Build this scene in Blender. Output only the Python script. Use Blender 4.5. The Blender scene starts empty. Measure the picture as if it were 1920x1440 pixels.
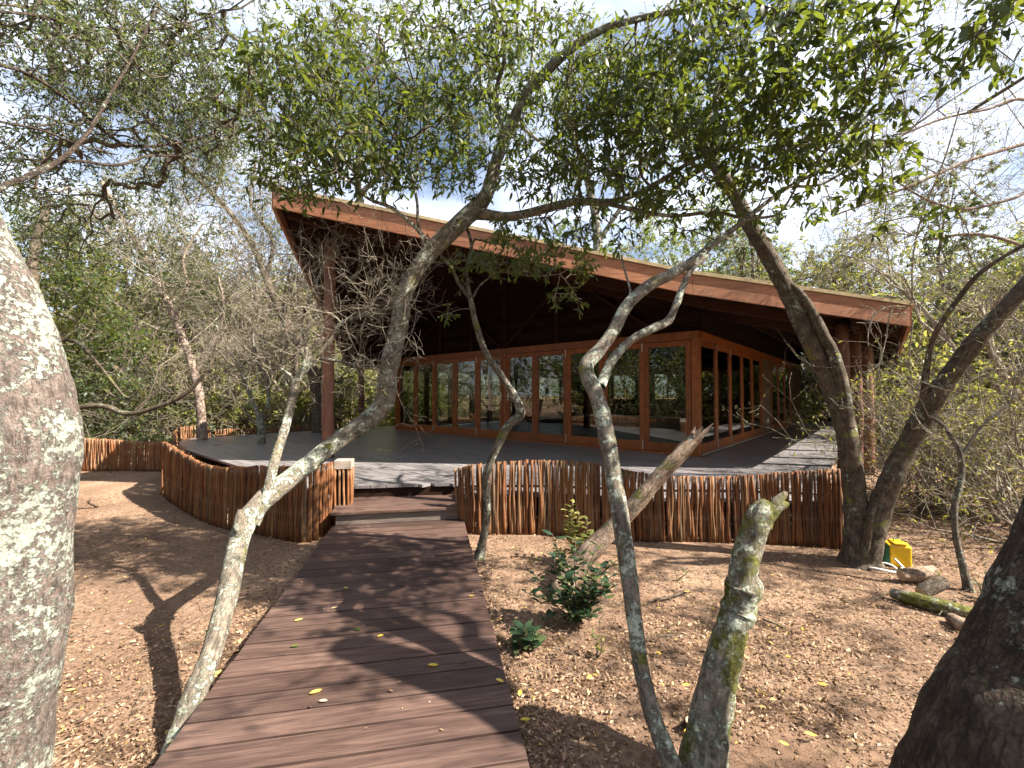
import bpy, math, random
import numpy as np
from mathutils import Vector, Matrix
R = math.radians
rnd = random.Random(7)
S = bpy.context.scene
C = S.collection

# ------------------------------------------------------------------ camera
CAMZ = 1.53
F = 808.0            # focal length in pixels of the 1920 wide photograph
PITCH = math.atan(20 / F)
cd = bpy.data.cameras.new('camera'); cam = bpy.data.objects.new('camera', cd); C.objects.link(cam)
cam.location = (0, 0, CAMZ); cam.rotation_euler = (R(90) + PITCH, 0, 0)
cd.sensor_width = 36; cd.lens = 36 * F / 1920; cd.clip_start = 0.05; cd.clip_end = 1500
S.camera = cam
# ------------------------------------------------------------------ light
SD = Vector((.97, -.235, 1.0)).normalized()         # towards the sun
w = bpy.data.worlds.new('World'); S.world = w; w.use_nodes = True
nt = w.node_tree; bg = nt.nodes['Background']
sky = nt.nodes.new('ShaderNodeTexSky'); sky.sky_type = 'NISHITA'; sky.sun_disc = False
sky.sun_elevation = math.asin(SD.z); sky.sun_rotation = math.atan2(SD.x, SD.y)
sky.air_density = 1.0; sky.dust_density = 2.0; sky.ozone_density = 1.2
tc = nt.nodes.new('ShaderNodeTexCoord'); mp = nt.nodes.new('ShaderNodeMapping'); mp.inputs['Scale'].default_value = (1.5, 1.5, 4)
nz = nt.nodes.new('ShaderNodeTexNoise'); nz.inputs['Scale'].default_value = 2.2; nz.inputs['Detail'].default_value = 8
nt.links.new(tc.outputs['Generated'], mp.inputs['Vector']); nt.links.new(mp.outputs[0], nz.inputs['Vector'])
cr = nt.nodes.new('ShaderNodeValToRGB'); cr.color_ramp.elements[0].position = .36; cr.color_ramp.elements[1].position = .60; cr.color_ramp.elements[1].color = (.9, .9, .9, 1)
nt.links.new(nz.outputs['Fac'], cr.inputs[0])
mx = nt.nodes.new('ShaderNodeMix'); mx.data_type = 'RGBA'; mx.inputs['B'].default_value = (7.6, 8.2, 9.6, 1)
nt.links.new(cr.outputs['Color'], mx.inputs['Factor']); nt.links.new(sky.outputs[0], mx.inputs['A'])
nt.links.new(mx.outputs['Result'], bg.inputs['Color'])
bg.inputs['Strength'].default_value = 0.05
ld = bpy.data.lights.new('sun', 'SUN'); ld.energy = 5.0; ld.angle = R(.53); ld.color = (1, .93, .82)
sun = bpy.data.objects.new('sun', ld); C.objects.link(sun); sun.rotation_euler = SD.to_track_quat('Z', 'Y').to_euler()
S.view_settings.view_transform = 'Standard'; S.view_settings.look = 'None'
S.view_settings.exposure = 2.1; S.view_settings.gamma = 1.0
S.cycles.max_bounces = 8; S.cycles.transparent_max_bounces = 16
S.cycles.diffuse_bounces = 3; S.cycles.glossy_bounces = 4

# ------------------------------------------------------------------ maths
def P(u, v, D):
    a = (u - 960) / F; b = (720 - v) / F
    y = math.cos(PITCH) - math.sin(PITCH) * b; z = math.sin(PITCH) + math.cos(PITCH) * b
    return np.array((a * D / y, D, CAMZ + z * D / y))
def G(u, v, z=0.0):
    d = P(u, v, 1.0) - np.array((0, 0, CAMZ)); k = (z - CAMZ) / d[2]
    return np.array((d[0] * k, d[1] * k, z))
def pxm(wpx, D): return wpx * D / F
AX = (.758, -.652); AR = (.652, .758)          # the building's own axes: p along the front wall, r into the house
_n = math.hypot(*AX); AX = (AX[0] / _n, AX[1] / _n); AR = (-AX[1], AX[0])
ROT = math.atan2(AX[1], AX[0])
def PR(p, r, z=0): return (AX[0] * p + AR[0] * r, AX[1] * p + AR[1] * r, z)
def toPR(x, y): return (AX[0] * x + AX[1] * y, AR[0] * x + AR[1] * y)

# ------------------------------------------------------------------ object helpers
def prop(o, label=None, cat=None, group=None, kind=None):
    if label: o['label'] = label
    if cat: o['category'] = cat
    if group: o['group'] = group
    if kind: o['kind'] = kind
    return o
def empty(name, loc=(0, 0, 0), rot=0, **k):
    o = bpy.data.objects.new(name, None); C.objects.link(o); o.empty_display_size = .2
    o.location = loc; o.rotation_euler = (0, 0, rot); return prop(o, **k)
def link(name, me, mat=None, parent=None, loc=(0, 0, 0), rot=(0, 0, 0), **k):
    if mat is not None and not me.materials: me.materials.append(mat)
    o = bpy.data.objects.new(name, me); C.objects.link(o)
    if parent: o.parent = parent
    o.location = loc; o.rotation_euler = rot
    return prop(o, **k)
def npmesh(name, verts, loops, sizes, smooth=False, attr=None, uv=None):
    me = bpy.data.meshes.new(name)
    verts = np.asarray(verts, np.float32); loops = np.asarray(loops, np.int32).ravel(); sizes = np.asarray(sizes, np.int32)
    me.vertices.add(len(verts)); me.vertices.foreach_set('co', verts.ravel())
    me.loops.add(len(loops)); me.loops.foreach_set('vertex_index', loops)
    me.polygons.add(len(sizes)); st = np.concatenate(([0], np.cumsum(sizes)[:-1])).astype(np.int32)
    me.polygons.foreach_set('loop_start', st); me.polygons.foreach_set('loop_total', sizes)
    if smooth: me.polygons.foreach_set('use_smooth', np.ones(len(sizes), bool))
    if attr is not None:
        a = me.attributes.new('rnd', 'FLOAT', 'FACE'); a.data.foreach_set('value', np.asarray(attr, np.float32))
    if uv is not None:
        l = me.uv_layers.new(name='UVMap'); l.data.foreach_set('uv', np.asarray(uv, np.float32).ravel())
    me.update(calc_edges=True)
    return me

class MB:
    """collects simple solids into one mesh"""
    def __init__(s): s.v = []; s.f = []
    def add(s, vs, fs):
        n = len(s.v); s.v += [tuple(x) for x in vs]; s.f += [tuple(i + n for i in f) for f in fs]; return s
    def box(s, x0, x1, y0, y1, z0, z1):
        return s.add([(x0, y0, z0), (x1, y0, z0), (x1, y1, z0), (x0, y1, z0), (x0, y0, z1), (x1, y0, z1), (x1, y1, z1), (x0, y1, z1)],
                     [(0, 3, 2, 1), (4, 5, 6, 7), (0, 1, 5, 4), (1, 2, 6, 5), (2, 3, 7, 6), (3, 0, 4, 7)])
    def hexa(s, lo, hi):
        """lo and hi: four corners each, the same winding"""
        return s.add(list(lo) + list(hi), [(0, 3, 2, 1), (4, 5, 6, 7), (0, 1, 5, 4), (1, 2, 6, 5), (2, 3, 7, 6), (3, 0, 4, 7)])
    def bar(s, a, b, w, h, up=(0, 0, 1)):
        a = Vector(a); b = Vector(b); d = (b - a).normalized(); x = d.cross(Vector(up)).normalized() * w / 2; y = x.cross(d).normalized() * h / 2
        return s.hexa([a - x - y, a + x - y, a + x + y, a - x + y], [b - x - y, b + x - y, b + x + y, b - x + y])
    def tube(s, pts, rad, n=8, cap=True):
        pts = [Vector(p) for p in pts]; rads = rad if hasattr(rad, '__len__') else [rad] * len(pts)
        base = len(s.v); t0 = (pts[1] - pts[0]).normalized()
        x = t0.orthogonal().normalized()
        for i, p in enumerate(pts):
            t = (pts[min(i + 1, len(pts) - 1)] - pts[max(i - 1, 0)]).normalized()
            x = (x - t * x.dot(t)).normalized(); y = t.cross(x)
            for k in range(n):
                a = 2 * math.pi * k / n; q = p + (x * math.cos(a) + y * math.sin(a)) * rads[i]; s.v.append(tuple(q))
        for i in range(len(pts) - 1):
            for k in range(n):
                k2 = (k + 1) % n; s.f.append((base + i * n + k, base + i * n + k2, base + (i + 1) * n + k2, base + (i + 1) * n + k))
        if cap:
            s.f.append(tuple(base + k for k in reversed(range(n)))); s.f.append(tuple(base + (len(pts) - 1) * n + k for k in range(n)))
        return s
    def mesh(s, name, smooth=False):
        me = bpy.data.meshes.new(name); me.from_pydata(s.v, [], s.f)
        if smooth: me.polygons.foreach_set('use_smooth', np.ones(len(s.f), bool))
        me.update(); return me
    def build(s, name, mat, parent=None, smooth=False, bevel=0, **k):
        o = link(name, s.mesh(name, smooth), mat, parent, **k)
        if bevel:
            m = o.modifiers.new('bevel', 'BEVEL'); m.width = bevel; m.segments = 2; m.limit_method = 'ANGLE'
        return o

# ------------------------------------------------------------------ materials
def mat(name):
    m = bpy.data.materials.new(name); m.use_nodes = True; t = m.node_tree
    return m, t, t.nodes['Principled BSDF']
def N(t, typ, **k):
    n = t.nodes.new(typ)
    for a, b in k.items():
        if a in n.inputs.keys(): n.inputs[a].default_value = b
        else: setattr(n, a, b)
    return n
def ramp(t, fac, stops, interp='LINEAR'):
    n = t.nodes.new('ShaderNodeValToRGB'); r = n.color_ramp; r.interpolation = interp
    while len(r.elements) < len(stops): r.elements.new(.5)
    for e, (p, c) in zip(r.elements, stops):
        e.position = p; e.color = (*c, 1) if hasattr(c, '__len__') else (c, c, c, 1)
    t.links.new(fac, n.inputs[0]); return n.outputs['Color']
def noise(t, vec, scale, detail=6, rough=.6, dist=0):
    n = N(t, 'ShaderNodeTexNoise', Scale=scale, Detail=detail, Roughness=rough, Distortion=dist)
    if vec is not None: t.links.new(vec, n.inputs['Vector'])
    return n.outputs['Fac']
def mix(t, fac, a, b, mode='MIX'):
    n = t.nodes.new('ShaderNodeMix'); n.data_type = 'RGBA'; n.blend_type = mode
    for s, x in (('Factor', fac), ('A', a), ('B', b)):
        if isinstance(x, (int, float)): n.inputs[s].default_value = x
        elif isinstance(x, tuple): n.inputs[s].default_value = (*x, 1)
        else: t.links.new(x, n.inputs[s])
    return n.outputs['Result']
def mapping(t, vec, scale=(1, 1, 1), rot=(0, 0, 0)):
    n = t.nodes.new('ShaderNodeMapping'); n.inputs['Scale'].default_value = scale; n.inputs['Rotation'].default_value = rot
    t.links.new(vec, n.inputs['Vector']); return n.outputs[0]
def bump(t, b, h, strength=.5, dist=.02):
    n = N(t, 'ShaderNodeBump', Strength=strength, Distance=dist); t.links.new(h, n.inputs['Height']); t.links.new(n.outputs[0], b.inputs['Normal'])

def bark(name, cols, lichen=.5, lcols=((.62, .62, .52), (.42, .47, .38)), moss=0, crack=1.0, scale=1.0):
    m, t, b = mat(name)
    tc = t.nodes.new('ShaderNodeTexCoord'); ob = tc.outputs['Object']; uv = tc.outputs['UV']
    n1 = noise(t, ob, 14 * scale, 8, .7)
    base = ramp(t, n1, [(.3, cols[0]), (.5, cols[1]), (.7, cols[2])])
    fis = noise(t, mapping(t, uv, (46 * scale, 13 * scale, 1)), 1, 6, .65, .6)
    base = mix(t, ramp(t, fis, [(.40, .0), (.52, 1.0)]), mix(t, .62, base, (.02, .015, .012)), base)
    h = fis
    if crack > 1:
        vo = N(t, 'ShaderNodeTexVoronoi', Scale=1.0); vo.feature = 'DISTANCE_TO_EDGE'
        t.links.new(mapping(t, mix(t, .06, uv, noise_col(t, ob, 14)), (58, 30, 1)), vo.inputs['Vector'])
        ck = ramp(t, vo.outputs['Distance'], [(.0, 0), (.22, 1)])
        base = mix(t, ck, mix(t, .5, base, (.012, .01, .008)), base)
        h = mix(t, .35, fis, ck)
    if lichen > 0:
        l1 = noise(t, ob, 26 * scale, 10, .78, .0); l2 = noise(t, ob, 60 * scale, 6, .7)
        lbig = noise(t, ob, 4 * scale, 4, .6); l1 = mix(t, .38, l1, lbig)
        lm = ramp(t, l1, [(.585 - .15 * lichen, 0), (.625 - .15 * lichen, .92)])
        lc = ramp(t, l2, [(.35, lcols[1]), (.6, lcols[0])])
        base = mix(t, lm, base, lc)
        h = mix(t, .35, h, lm)
    if moss > 0:
        mm = ramp(t, noise(t, ob, 5, 8, .7), [(.62 - .25 * moss, 0), (.68 - .25 * moss, 1)])
        base = mix(t, mm, base, ramp(t, noise(t, ob, 60, 4, .7), [(.3, (.055, .06, .012)), (.7, (.21, .20, .05))]))
    t.links.new(base, b.inputs['Base Color']); b.inputs['Roughness'].default_value = .9
    b.inputs['Specular IOR Level'].default_value = .2
    hh = mix(t, .4, h, noise(t, ob, 60, 6, .7))
    bump(t, b, hh, 1.0, .034 * crack)
    return m
def noise_col(t, vec, scale):
    n = N(t, 'ShaderNodeTexNoise', Scale=scale, Detail=4.0); t.links.new(vec, n.inputs['Vector']); return n.outputs['Color']

M = {}
M['bark_lichen'] = bark('bark_lichen', [(.085, .062, .052), (.17, .13, .11), (.29, .24, .205)], .74, ((.44, .43, .36), (.17, .205, .16)), scale=1.5)
M['bark_pale'] = bark('bark_pale', [(.09, .075, .058), (.20, .165, .125), (.36, .31, .24)], .58, ((.52, .53, .44), (.22, .27, .19)), moss=.18)
M['bark_grey'] = bark('bark_grey', [(.06, .05, .038), (.13, .11, .083), (.26, .225, .17)], .45, ((.50, .51, .43), (.20, .24, .17)), moss=.17)
M['bark_brown'] = bark('bark_brown', [(.04, .03, .022), (.095, .072, .05), (.18, .14, .10)], .2, ((.40, .42, .33), (.22, .25, .16)), moss=.12)
M['bark_dark'] = bark('bark_dark', [(.04, .028, .020), (.095, .066, .046), (.18, .135, .098)], .26, ((.50, .51, .44), (.2, .22, .15)), moss=.06, crack=1.6)
M['bark_moss'] = bark('bark_moss', [(.10, .08, .06), (.24, .20, .15), (.42, .37, .29)], .6, ((.58, .60, .48), (.26, .32, .23)), moss=.50)
M['bark_log'] = bark('bark_log', [(.12, .08, .055), (.28, .20, .14), (.45, .35, .27)], .1, moss=.25)
M['bark_pink'] = bark('bark_pink', [(.16, .11, .085), (.30, .22, .17), (.42, .33, .26)], .05)
M['twig_pale'] = bark('twig_pale', [(.20, .165, .12), (.30, .255, .19), (.42, .37, .29)], 0)
M['twig_grey'] = bark('twig_grey', [(.08, .065, .048), (.15, .125, .09), (.24, .205, .155)], 0)

def wood(name, cols, scale=(1, 14, 14), rough=.6, rand=.25, spec=.4, coat=0, bumpd=.004, objrand=True):
    m, t, b = mat(name)
    tc = t.nodes.new('ShaderNodeTexCoord'); oi = t.nodes.new('ShaderNodeObjectInfo')
    v = t.nodes.new('ShaderNodeVectorMath'); v.operation = 'ADD'; t.links.new(tc.outputs['Object'], v.inputs[0])
    sc = t.nodes.new('ShaderNodeVectorMath'); sc.operation = 'SCALE'; sc.inputs['Scale'].default_value = 37.0
    cx = t.nodes.new('ShaderNodeCombineXYZ')
    for i in range(3): t.links.new(oi.outputs['Random'], cx.inputs[i])
    t.links.new(cx.outputs[0], sc.inputs[0]); t.links.new(sc.outputs[0], v.inputs[1])
    g = noise(t, mapping(t, v.outputs[0], scale), 3.0, 8, .65, .8)
    c = ramp(t, g, [(.3, cols[0]), (.52, cols[1]), (.72, cols[2])])
    big = noise(t, v.outputs[0], 1.7, 4, .6)
    c = mix(t, .55, c, mix(t, 1.0, c, ramp(t, big, [(.3, .55), (.7, 1.25)]), 'MULTIPLY'))
    if objrand:
        c = mix(t, 1.0, c, ramp(t, oi.outputs['Random'], [(0, 1 - rand), (1, 1 + rand)]), 'MULTIPLY')
    t.links.new(c, b.inputs['Base Color']); b.inputs['Specular IOR Level'].default_value = spec
    t.links.new(ramp(t, big, [(.3, rough - .08), (.7, rough + .1)]), b.inputs['Roughness'])
    bump(t, b, g, .4, bumpd)
    return m
M['board'] = wood('walkway_board', [(.030, .017, .014), (.070, .041, .032), (.120, .075, .058)], (1, 16, 16), .50, .30, .4)
M['deck'] = wood('deck_board', [(.150, .136, .136), (.19, .173, .173), (.23, .21, .205)], (.6, 10, 10), .34, .14, .9, bumpd=.0015)
M['fascia'] = wood('fascia_board', [(.20, .075, .035), (.34, .14, .065), (.46, .21, .10)], (1, 1, 12), .55, .15)
M['frame'] = wood('door_frame', [(.19, .050, .012), (.30, .082, .018), (.39, .12, .03)], (3, 3, 3), .42, .12, .5)
M['post'] = wood('roof_post', [(.085, .033, .02), (.16, .066, .04), (.24, .11, .068)], (16, 16, 1), .7, .2)
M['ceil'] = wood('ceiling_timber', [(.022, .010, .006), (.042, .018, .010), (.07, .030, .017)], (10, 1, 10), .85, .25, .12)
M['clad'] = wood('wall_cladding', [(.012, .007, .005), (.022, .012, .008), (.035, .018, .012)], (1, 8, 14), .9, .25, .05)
M['plank'] = wood('light_cladding', [(.12, .075, .045), (.18, .115, .068), (.23, .15, .09)], (8, 1, 14), .6, .15)
M['greywood'] = wood('weathered_timber', [(.22, .17, .13), (.34, .27, .22), (.45, .37, .31)], (1, 12, 12), .6, .2)
M['riser'] = wood('riser_board', [(.08, .06, .05), (.13, .10, .085), (.18, .145, .12)], (1, 12, 12), .6, .1)
M['floor'] = wood('room_floor', [(.05, .03, .02), (.08, .05, .035), (.11, .07, .05)], (1, 16, 16), .35, .1, .5)

def stickmat(name, cols):
    m, t, b = mat(name)
    tc = t.nodes.new('ShaderNodeTexCoord'); oi = t.nodes.new('ShaderNodeObjectInfo')
    g = noise(t, mapping(t, tc.outputs['Object'], (60, 60, 5)), 1, 6, .6, .4)
    c0 = ramp(t, oi.outputs['Random'], [(0, cols[0]), (.3, cols[1]), (.62, cols[2]), (.85, cols[3]), (1, cols[4])])
    c = mix(t, 1.0, c0, ramp(t, g, [(.32, .45), (.5, .95), (.7, 1.35)]), 'MULTIPLY')
    # knots and greyed lower ends
    k = noise(t, mapping(t, tc.outputs['Object'], (1, 1, 1)), 9, 5, .6)
    c = mix(t, ramp(t, k, [(.55, 0), (.62, .7)]), c, (.16, .11, .075))
    t.links.new(c, b.inputs['Base Color']); b.inputs['Roughness'].default_value = .8; b.inputs['Specular IOR Level'].default_value = .2
    bump(t, b, g, .6, .004); return m
M['stick'] = stickmat('fence_stick', [(.145, .055, .021), (.20, .083, .032), (.085, .036, .018), (.23, .118, .052), (.12, .078, .046)])
M['stick2'] = stickmat('fence_stick_red', [(.23, .08, .033), (.28, .12, .05), (.18, .07, .033), (.31, .17, .085), (.21, .12, .065)])

def simple(name, col, rough=.5, metal=0, spec=.5):
    m, t, b = mat(name); tc = t.nodes.new('ShaderNodeTexCoord')
    n = noise(t, tc.outputs['Object'], 25, 5, .6)
    c = mix(t, 1.0, col, ramp(t, n, [(.3, .8), (.7, 1.12)]), 'MULTIPLY')
    t.links.new(c, b.inputs['Base Color']); b.inputs['Roughness'].default_value = rough; b.inputs['Metallic'].default_value = metal
    b.inputs['Specular IOR Level'].default_value = spec; return m
M['thatch'] = wood('roof_edge_strip', [(.30, .22, .12), (.46, .36, .20), (.60, .48, .28)], (1, 10, 10), .9, .15)
M['metal'] = simple('bolt_metal', (.62, .60, .57), .35, .8)
M['yellow'] = simple('yellow_plastic', (.78, .46, .015), .4)
M['green'] = simple('green_plastic', (.015, .11, .05), .4)
M['white'] = simple('white_plastic', (.75, .74, .70), .45)
M['dark'] = simple('dark_interior', (.035, .028, .022), .8)
M['cutwood'] = simple('cut_wood', (.45, .32, .20), .8)

def glass():
    m = bpy.data.materials.new('window_glass'); m.use_nodes = True; t = m.node_tree; t.nodes.clear()
    o = t.nodes.new('ShaderNodeOutputMaterial'); tr = t.nodes.new('ShaderNodeBsdfTransparent'); tr.inputs[0].default_value = (.66, .69, .66, 1)
    gl = t.nodes.new('ShaderNodeBsdfGlossy'); gl.inputs['Roughness'].default_value = .004; gl.inputs['Color'].default_value = (.95, .95, .95, 1)
    lw = t.nodes.new('ShaderNodeLayerWeight'); lw.inputs['Blend'].default_value = .5; ms = t.nodes.new('ShaderNodeMixShader')
    pw = t.nodes.new('ShaderNodeMath'); pw.operation = 'POWER'; pw.inputs[1].default_value = 4.5; t.links.new(lw.outputs['Facing'], pw.inputs[0])
    fr = t.nodes.new('ShaderNodeMath'); fr.operation = 'MULTIPLY_ADD'; fr.inputs[1].default_value = .9; fr.inputs[2].default_value = .085; t.links.new(pw.outputs[0], fr.inputs[0])
    t.links.new(fr.outputs[0], ms.inputs[0]); t.links.new(tr.outputs[0], ms.inputs[1]); t.links.new(gl.outputs[0], ms.inputs[2])
    t.links.new(ms.outputs[0], o.inputs[0]); return m
M['glass'] = glass()

def leafmat(name, stops, trans=(.20, .235, .03), tf=.32, rough=.5):
    m, t, b = mat(name)
    at = t.nodes.new('ShaderNodeAttribute'); at.attribute_name = 'rnd'
    c = ramp(t, at.outputs['Fac'], stops)
    t.links.new(c, b.inputs['Base Color']); b.inputs['Roughness'].default_value = rough; b.inputs['Specular IOR Level'].default_value = .3
    tr = t.nodes.new('ShaderNodeBsdfTranslucent')
    t.links.new(mix(t, 1.0, mix(t, .5, c, trans), (1.7, 1.7, 1.2), 'MULTIPLY'), tr.inputs[0])
    ms = t.nodes.new('ShaderNodeMixShader'); ms.inputs[0].default_value = tf
    out = t.nodes['Material Output']; t.links.new(b.outputs[0], ms.inputs[1]); t.links.new(tr.outputs[0], ms.inputs[2]); t.links.new(ms.outputs[0], out.inputs[0])
    return m
M['leaf_dark'] = leafmat('leaf_dark', [(0, (.018, .032, .008)), (.5, (.032, .055, .012)), (.9, (.055, .08, .018)), (1, (.17, .16, .035))])
M['leaf_olive'] = leafmat('leaf_olive', [(0, (.022, .035, .015)), (.5, (.042, .06, .026)), (.92, (.085, .10, .045)), (1, (.22, .19, .06))], (.2, .25, .07))
M['leaf_bright'] = leafmat('leaf_bright', [(0, (.035, .065, .012)), (.5, (.07, .115, .02)), (1, (.13, .16, .035))], (.22, .27, .05), .36)
M['leaf_yellow'] = leafmat('leaf_yellow', [(0, (.065, .085, .02)), (.5, (.125, .145, .035)), (1, (.28, .24, .08))], (.34, .34, .07), .38)
M['leaf_dry'] = leafmat('leaf_scrub', [(0, (.06, .08, .016)), (.4, (.13, .145, .03)), (.8, (.23, .205, .06)), (1, (.38, .28, .12))], (.34, .32, .06), .35, .6)
M['leaf_shiny'] = leafmat('leaf_shiny', [(0, (.014, .032, .016)), (.6, (.028, .055, .026)), (1, (.09, .11, .04))], (.08, .14, .04), .18, .33)
M['litter'] = leafmat('leaf_litter', [(0, (.05, .03, .02)), (.3, (.15, .085, .05)), (.7, (.29, .185, .115)), (.96, (.45, .32, .21)), (1, (.62, .42, .08))], (.3, .2, .1), .15, .65)
M['leaf_fallen'] = leafmat('leaf_fallen', [(0, (.60, .42, .05)), (1, (.70, .55, .12))], (.5, .4, .05), .3, .5)

def groundmat():
    m, t, b = mat('ground_soil'); tc = t.nodes.new('ShaderNodeTexCoord'); ob = tc.outputs['Object']
    a = noise(t, ob, .9, 6, .6, .5); d = noise(t, ob, 26, 8, .75); e = noise(t, ob, 110, 5, .8)
    c = ramp(t, a, [(.3, (.15, .092, .06)), (.5, (.25, .16, .105)), (.7, (.35, .235, .155))])
    c = mix(t, ramp(t, d, [(.38, .85), (.55, 0)]), c, (.085, .05, .032))
    c = mix(t, ramp(t, e, [(.60, 0), (.68, .8)]), c, (.44, .31, .21))
    t.links.new(c, b.inputs['Base Color']); b.inputs['Roughness'].default_value = .95; b.inputs['Specular IOR Level'].default_value = .15
    bump(t, b, mix(t, .5, d, e), .8, .03); return m
M['ground'] = groundmat()

# ------------------------------------------------------------------ tree making
class Fbm:
    def __init__(s, seed):
        r = np.random.RandomState(seed); s.k = r.normal(size=(14, 3)); s.ph = r.rand(14) * 6.28
    def __call__(s, X, f):
        return np.sin(X @ (s.k.T * f) + s.ph).mean(1) * 1.9
def catmull(A, sub):
    A = np.asarray(A, float); n = len(A)
    if n < 3: sub = max(sub, 2)
    E = np.vstack((2 * A[0] - A[1], A, 2 * A[-1] - A[-2])); out = []
    for i in range(n - 1):
        p0, p1, p2, p3 = E[i], E[i + 1], E[i + 2], E[i + 3]
        for t in np.arange(sub) / sub:
            out.append(.5 * ((2 * p1) + (-p0 + p2) * t + (2 * p0 - 5 * p1 + 4 * p2 - p3) * t * t + (-p0 + 3 * p1 - 3 * p2 + p3) * t ** 3))
    out.append(A[-1]); return np.array(out)
def limb_geo(nodes, sides=14, seg=.05, seed=0, rough=.10, flare=0):
    """nodes: (x,y,z,r) -> verts, quads, uv and the path"""
    A = np.array(nodes, float); L = np.linalg.norm(np.diff(A[:, :3], axis=0), axis=1).mean()
    Q = catmull(A, int(min(24, max(2, L / seg)))); X = Q[:, :3]; Rr = np.maximum(Q[:, 3], .0012)
    if flare:
        s = np.concatenate(([0], np.cumsum(np.linalg.norm(np.diff(X, axis=0), axis=1)))); Rr = Rr * (1 + flare * np.exp(-s / .14))
    T = np.gradient(X, axis=0); T /= np.linalg.norm(T, axis=1)[:, None] + 1e-9
    x = np.cross(T[0], (0.3, .9, .1)); x /= np.linalg.norm(x); V = []; f1 = Fbm(seed); m = len(X)
    ang = np.arange(sides) / sides * 2 * np.pi; cum = 0; UV = []
    fr = []
    for i in range(m):
        x = x - T[i] * x.dot(T[i]); x /= np.linalg.norm(x); y = np.cross(T[i], x); fr.append((x.copy(), y))
    for i in range(m):
        x, y = fr[i]; ring = np.cos(ang)[:, None] * x + np.sin(ang)[:, None] * y
        W = X[i] + ring * Rr[i]
        k = 1 + rough * (f1(W, 2.5 / (Rr[i] + .03)) + .7 * f1(W, 7 / (Rr[i] + .03))) + rough * .8 * f1(np.repeat(X[i][None], sides, 0), 8)
        V.append(X[i] + ring * (Rr[i] * k)[:, None])
        if i: cum += np.linalg.norm(X[i] - X[i - 1])
        UV.append(cum)
    V = np.concatenate(V); i = np.arange(m - 1)[:, None] * sides; k = np.arange(sides)[None]; k2 = (k + 1) % sides
    q = np.stack((i + k, i + k2, i + sides + k2, i + sides + k), -1).reshape(-1, 4)
    ci = np.repeat(np.arange(m - 1), sides); kk = np.tile(np.arange(sides), m - 1); circ = 2 * np.pi * Rr.mean() / sides
    UV = np.array(UV); uu = np.stack((kk * circ, (kk + 1) * circ, (kk + 1) * circ, kk * circ), -1); vv = np.stack((UV[ci], UV[ci], UV[ci + 1], UV[ci + 1]), -1)
    return V, q, np.stack((uu, vv), -1).reshape(-1, 2), Q
class Wood:
    """collects limbs and twig prisms of one tree"""
    def __init__(s, seed=0): s.V = []; s.Q = []; s.UV = []; s.n = 0; s.path = []; s.seed = seed; s.seg = []
    def limb(s, nodes, sides=14, rough=.1, flare=0, seg=.05):
        s.seed += 1; V, q, uv, Q = limb_geo(nodes, sides, seg, s.seed, rough, flare)
        s.V.append(V); s.Q.append(q + s.n); s.UV.append(uv); s.n += len(V); s.path.append(Q); return Q
    def mesh(s, name): return npmesh(name, np.concatenate(s.V), np.concatenate(s.Q), np.full(sum(map(len, s.Q)), 4), True, uv=np.concatenate(s.UV))
def prisms(A, B, ra, rb, n=4):
    A = np.asarray(A, float); B = np.asarray(B, float); T = B - A; T /= np.linalg.norm(T, axis=1)[:, None] + 1e-9
    up = np.where(np.abs(T[:, 2:3]) > .9, np.array([[1., 0, 0]]), np.array([[0, 0, 1.]]))
    x = np.cross(T, up); x /= np.linalg.norm(x, axis=1)[:, None] + 1e-9; y = np.cross(T, x)
    ang = np.arange(n) / n * 2 * np.pi
    ring = np.cos(ang)[None, :, None] * x[:, None] + np.sin(ang)[None, :, None] * y[:, None]
    V = np.concatenate((A[:, None] + ring * np.asarray(ra)[:, None, None], B[:, None] + ring * np.asarray(rb)[:, None, None]), 1)
    k = np.arange(n); k2 = (k + 1) % n; q = np.stack((k, k2, n + k2, n + k), -1)
    return V.reshape(-1, 3), (np.arange(len(A))[:, None, None] * 2 * n + q[None]).reshape(-1, 4)
def unit(a): return a / (np.linalg.norm(a, axis=-1, keepdims=True) + 1e-9)
def leaf_geo(pos, d, nrm, L, wr=.3, hexa=True, rs=None):
    pos = np.asarray(pos); d = unit(d); s = unit(np.cross(d, nrm)); n = unit(np.cross(s, d)); L = np.asarray(L)[:, None]; Nn = len(pos)
    w = L * wr * .5
    if hexa:
        V = np.stack((pos, pos + d * L * .32 + s * w * .95 + n * L * .05, pos + d * L * .68 + s * w * .8 + n * L * .04, pos + d * L - n * L * .06,
                      pos + d * L * .68 - s * w * .8 + n * L * .04, pos + d * L * .32 - s * w * .95 + n * L * .05), 1).reshape(-1, 3)
        b = np.arange(Nn)[:, None] * 6; loops = (b + np.array([[0, 5, 1, 1, 5, 4, 2, 2, 4, 3]])).ravel(); sizes = np.tile([3, 4, 3], Nn); rep = 3
    else:
        V = np.stack((pos, pos + d * L * .5 + s * w + n * L * .06, pos + d * L, pos + d * L * .5 - s * w + n * L * .06), 1).reshape(-1, 3)
        loops = (np.arange(Nn)[:, None] * 4 + np.array([[0, 3, 2, 1]])).ravel(); sizes = np.full(Nn, 4); rep = 1
    r = (rs or np.random).rand(Nn)
    return V, loops, sizes, np.repeat(r, rep)
def leaves_mesh(name, pos, d, nrm, L, wr, hexa, rs): 
    V, l, s, a = leaf_geo(pos, d, nrm, L, wr, hexa, rs); return npmesh(name, V, l, s, False, a)

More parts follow.
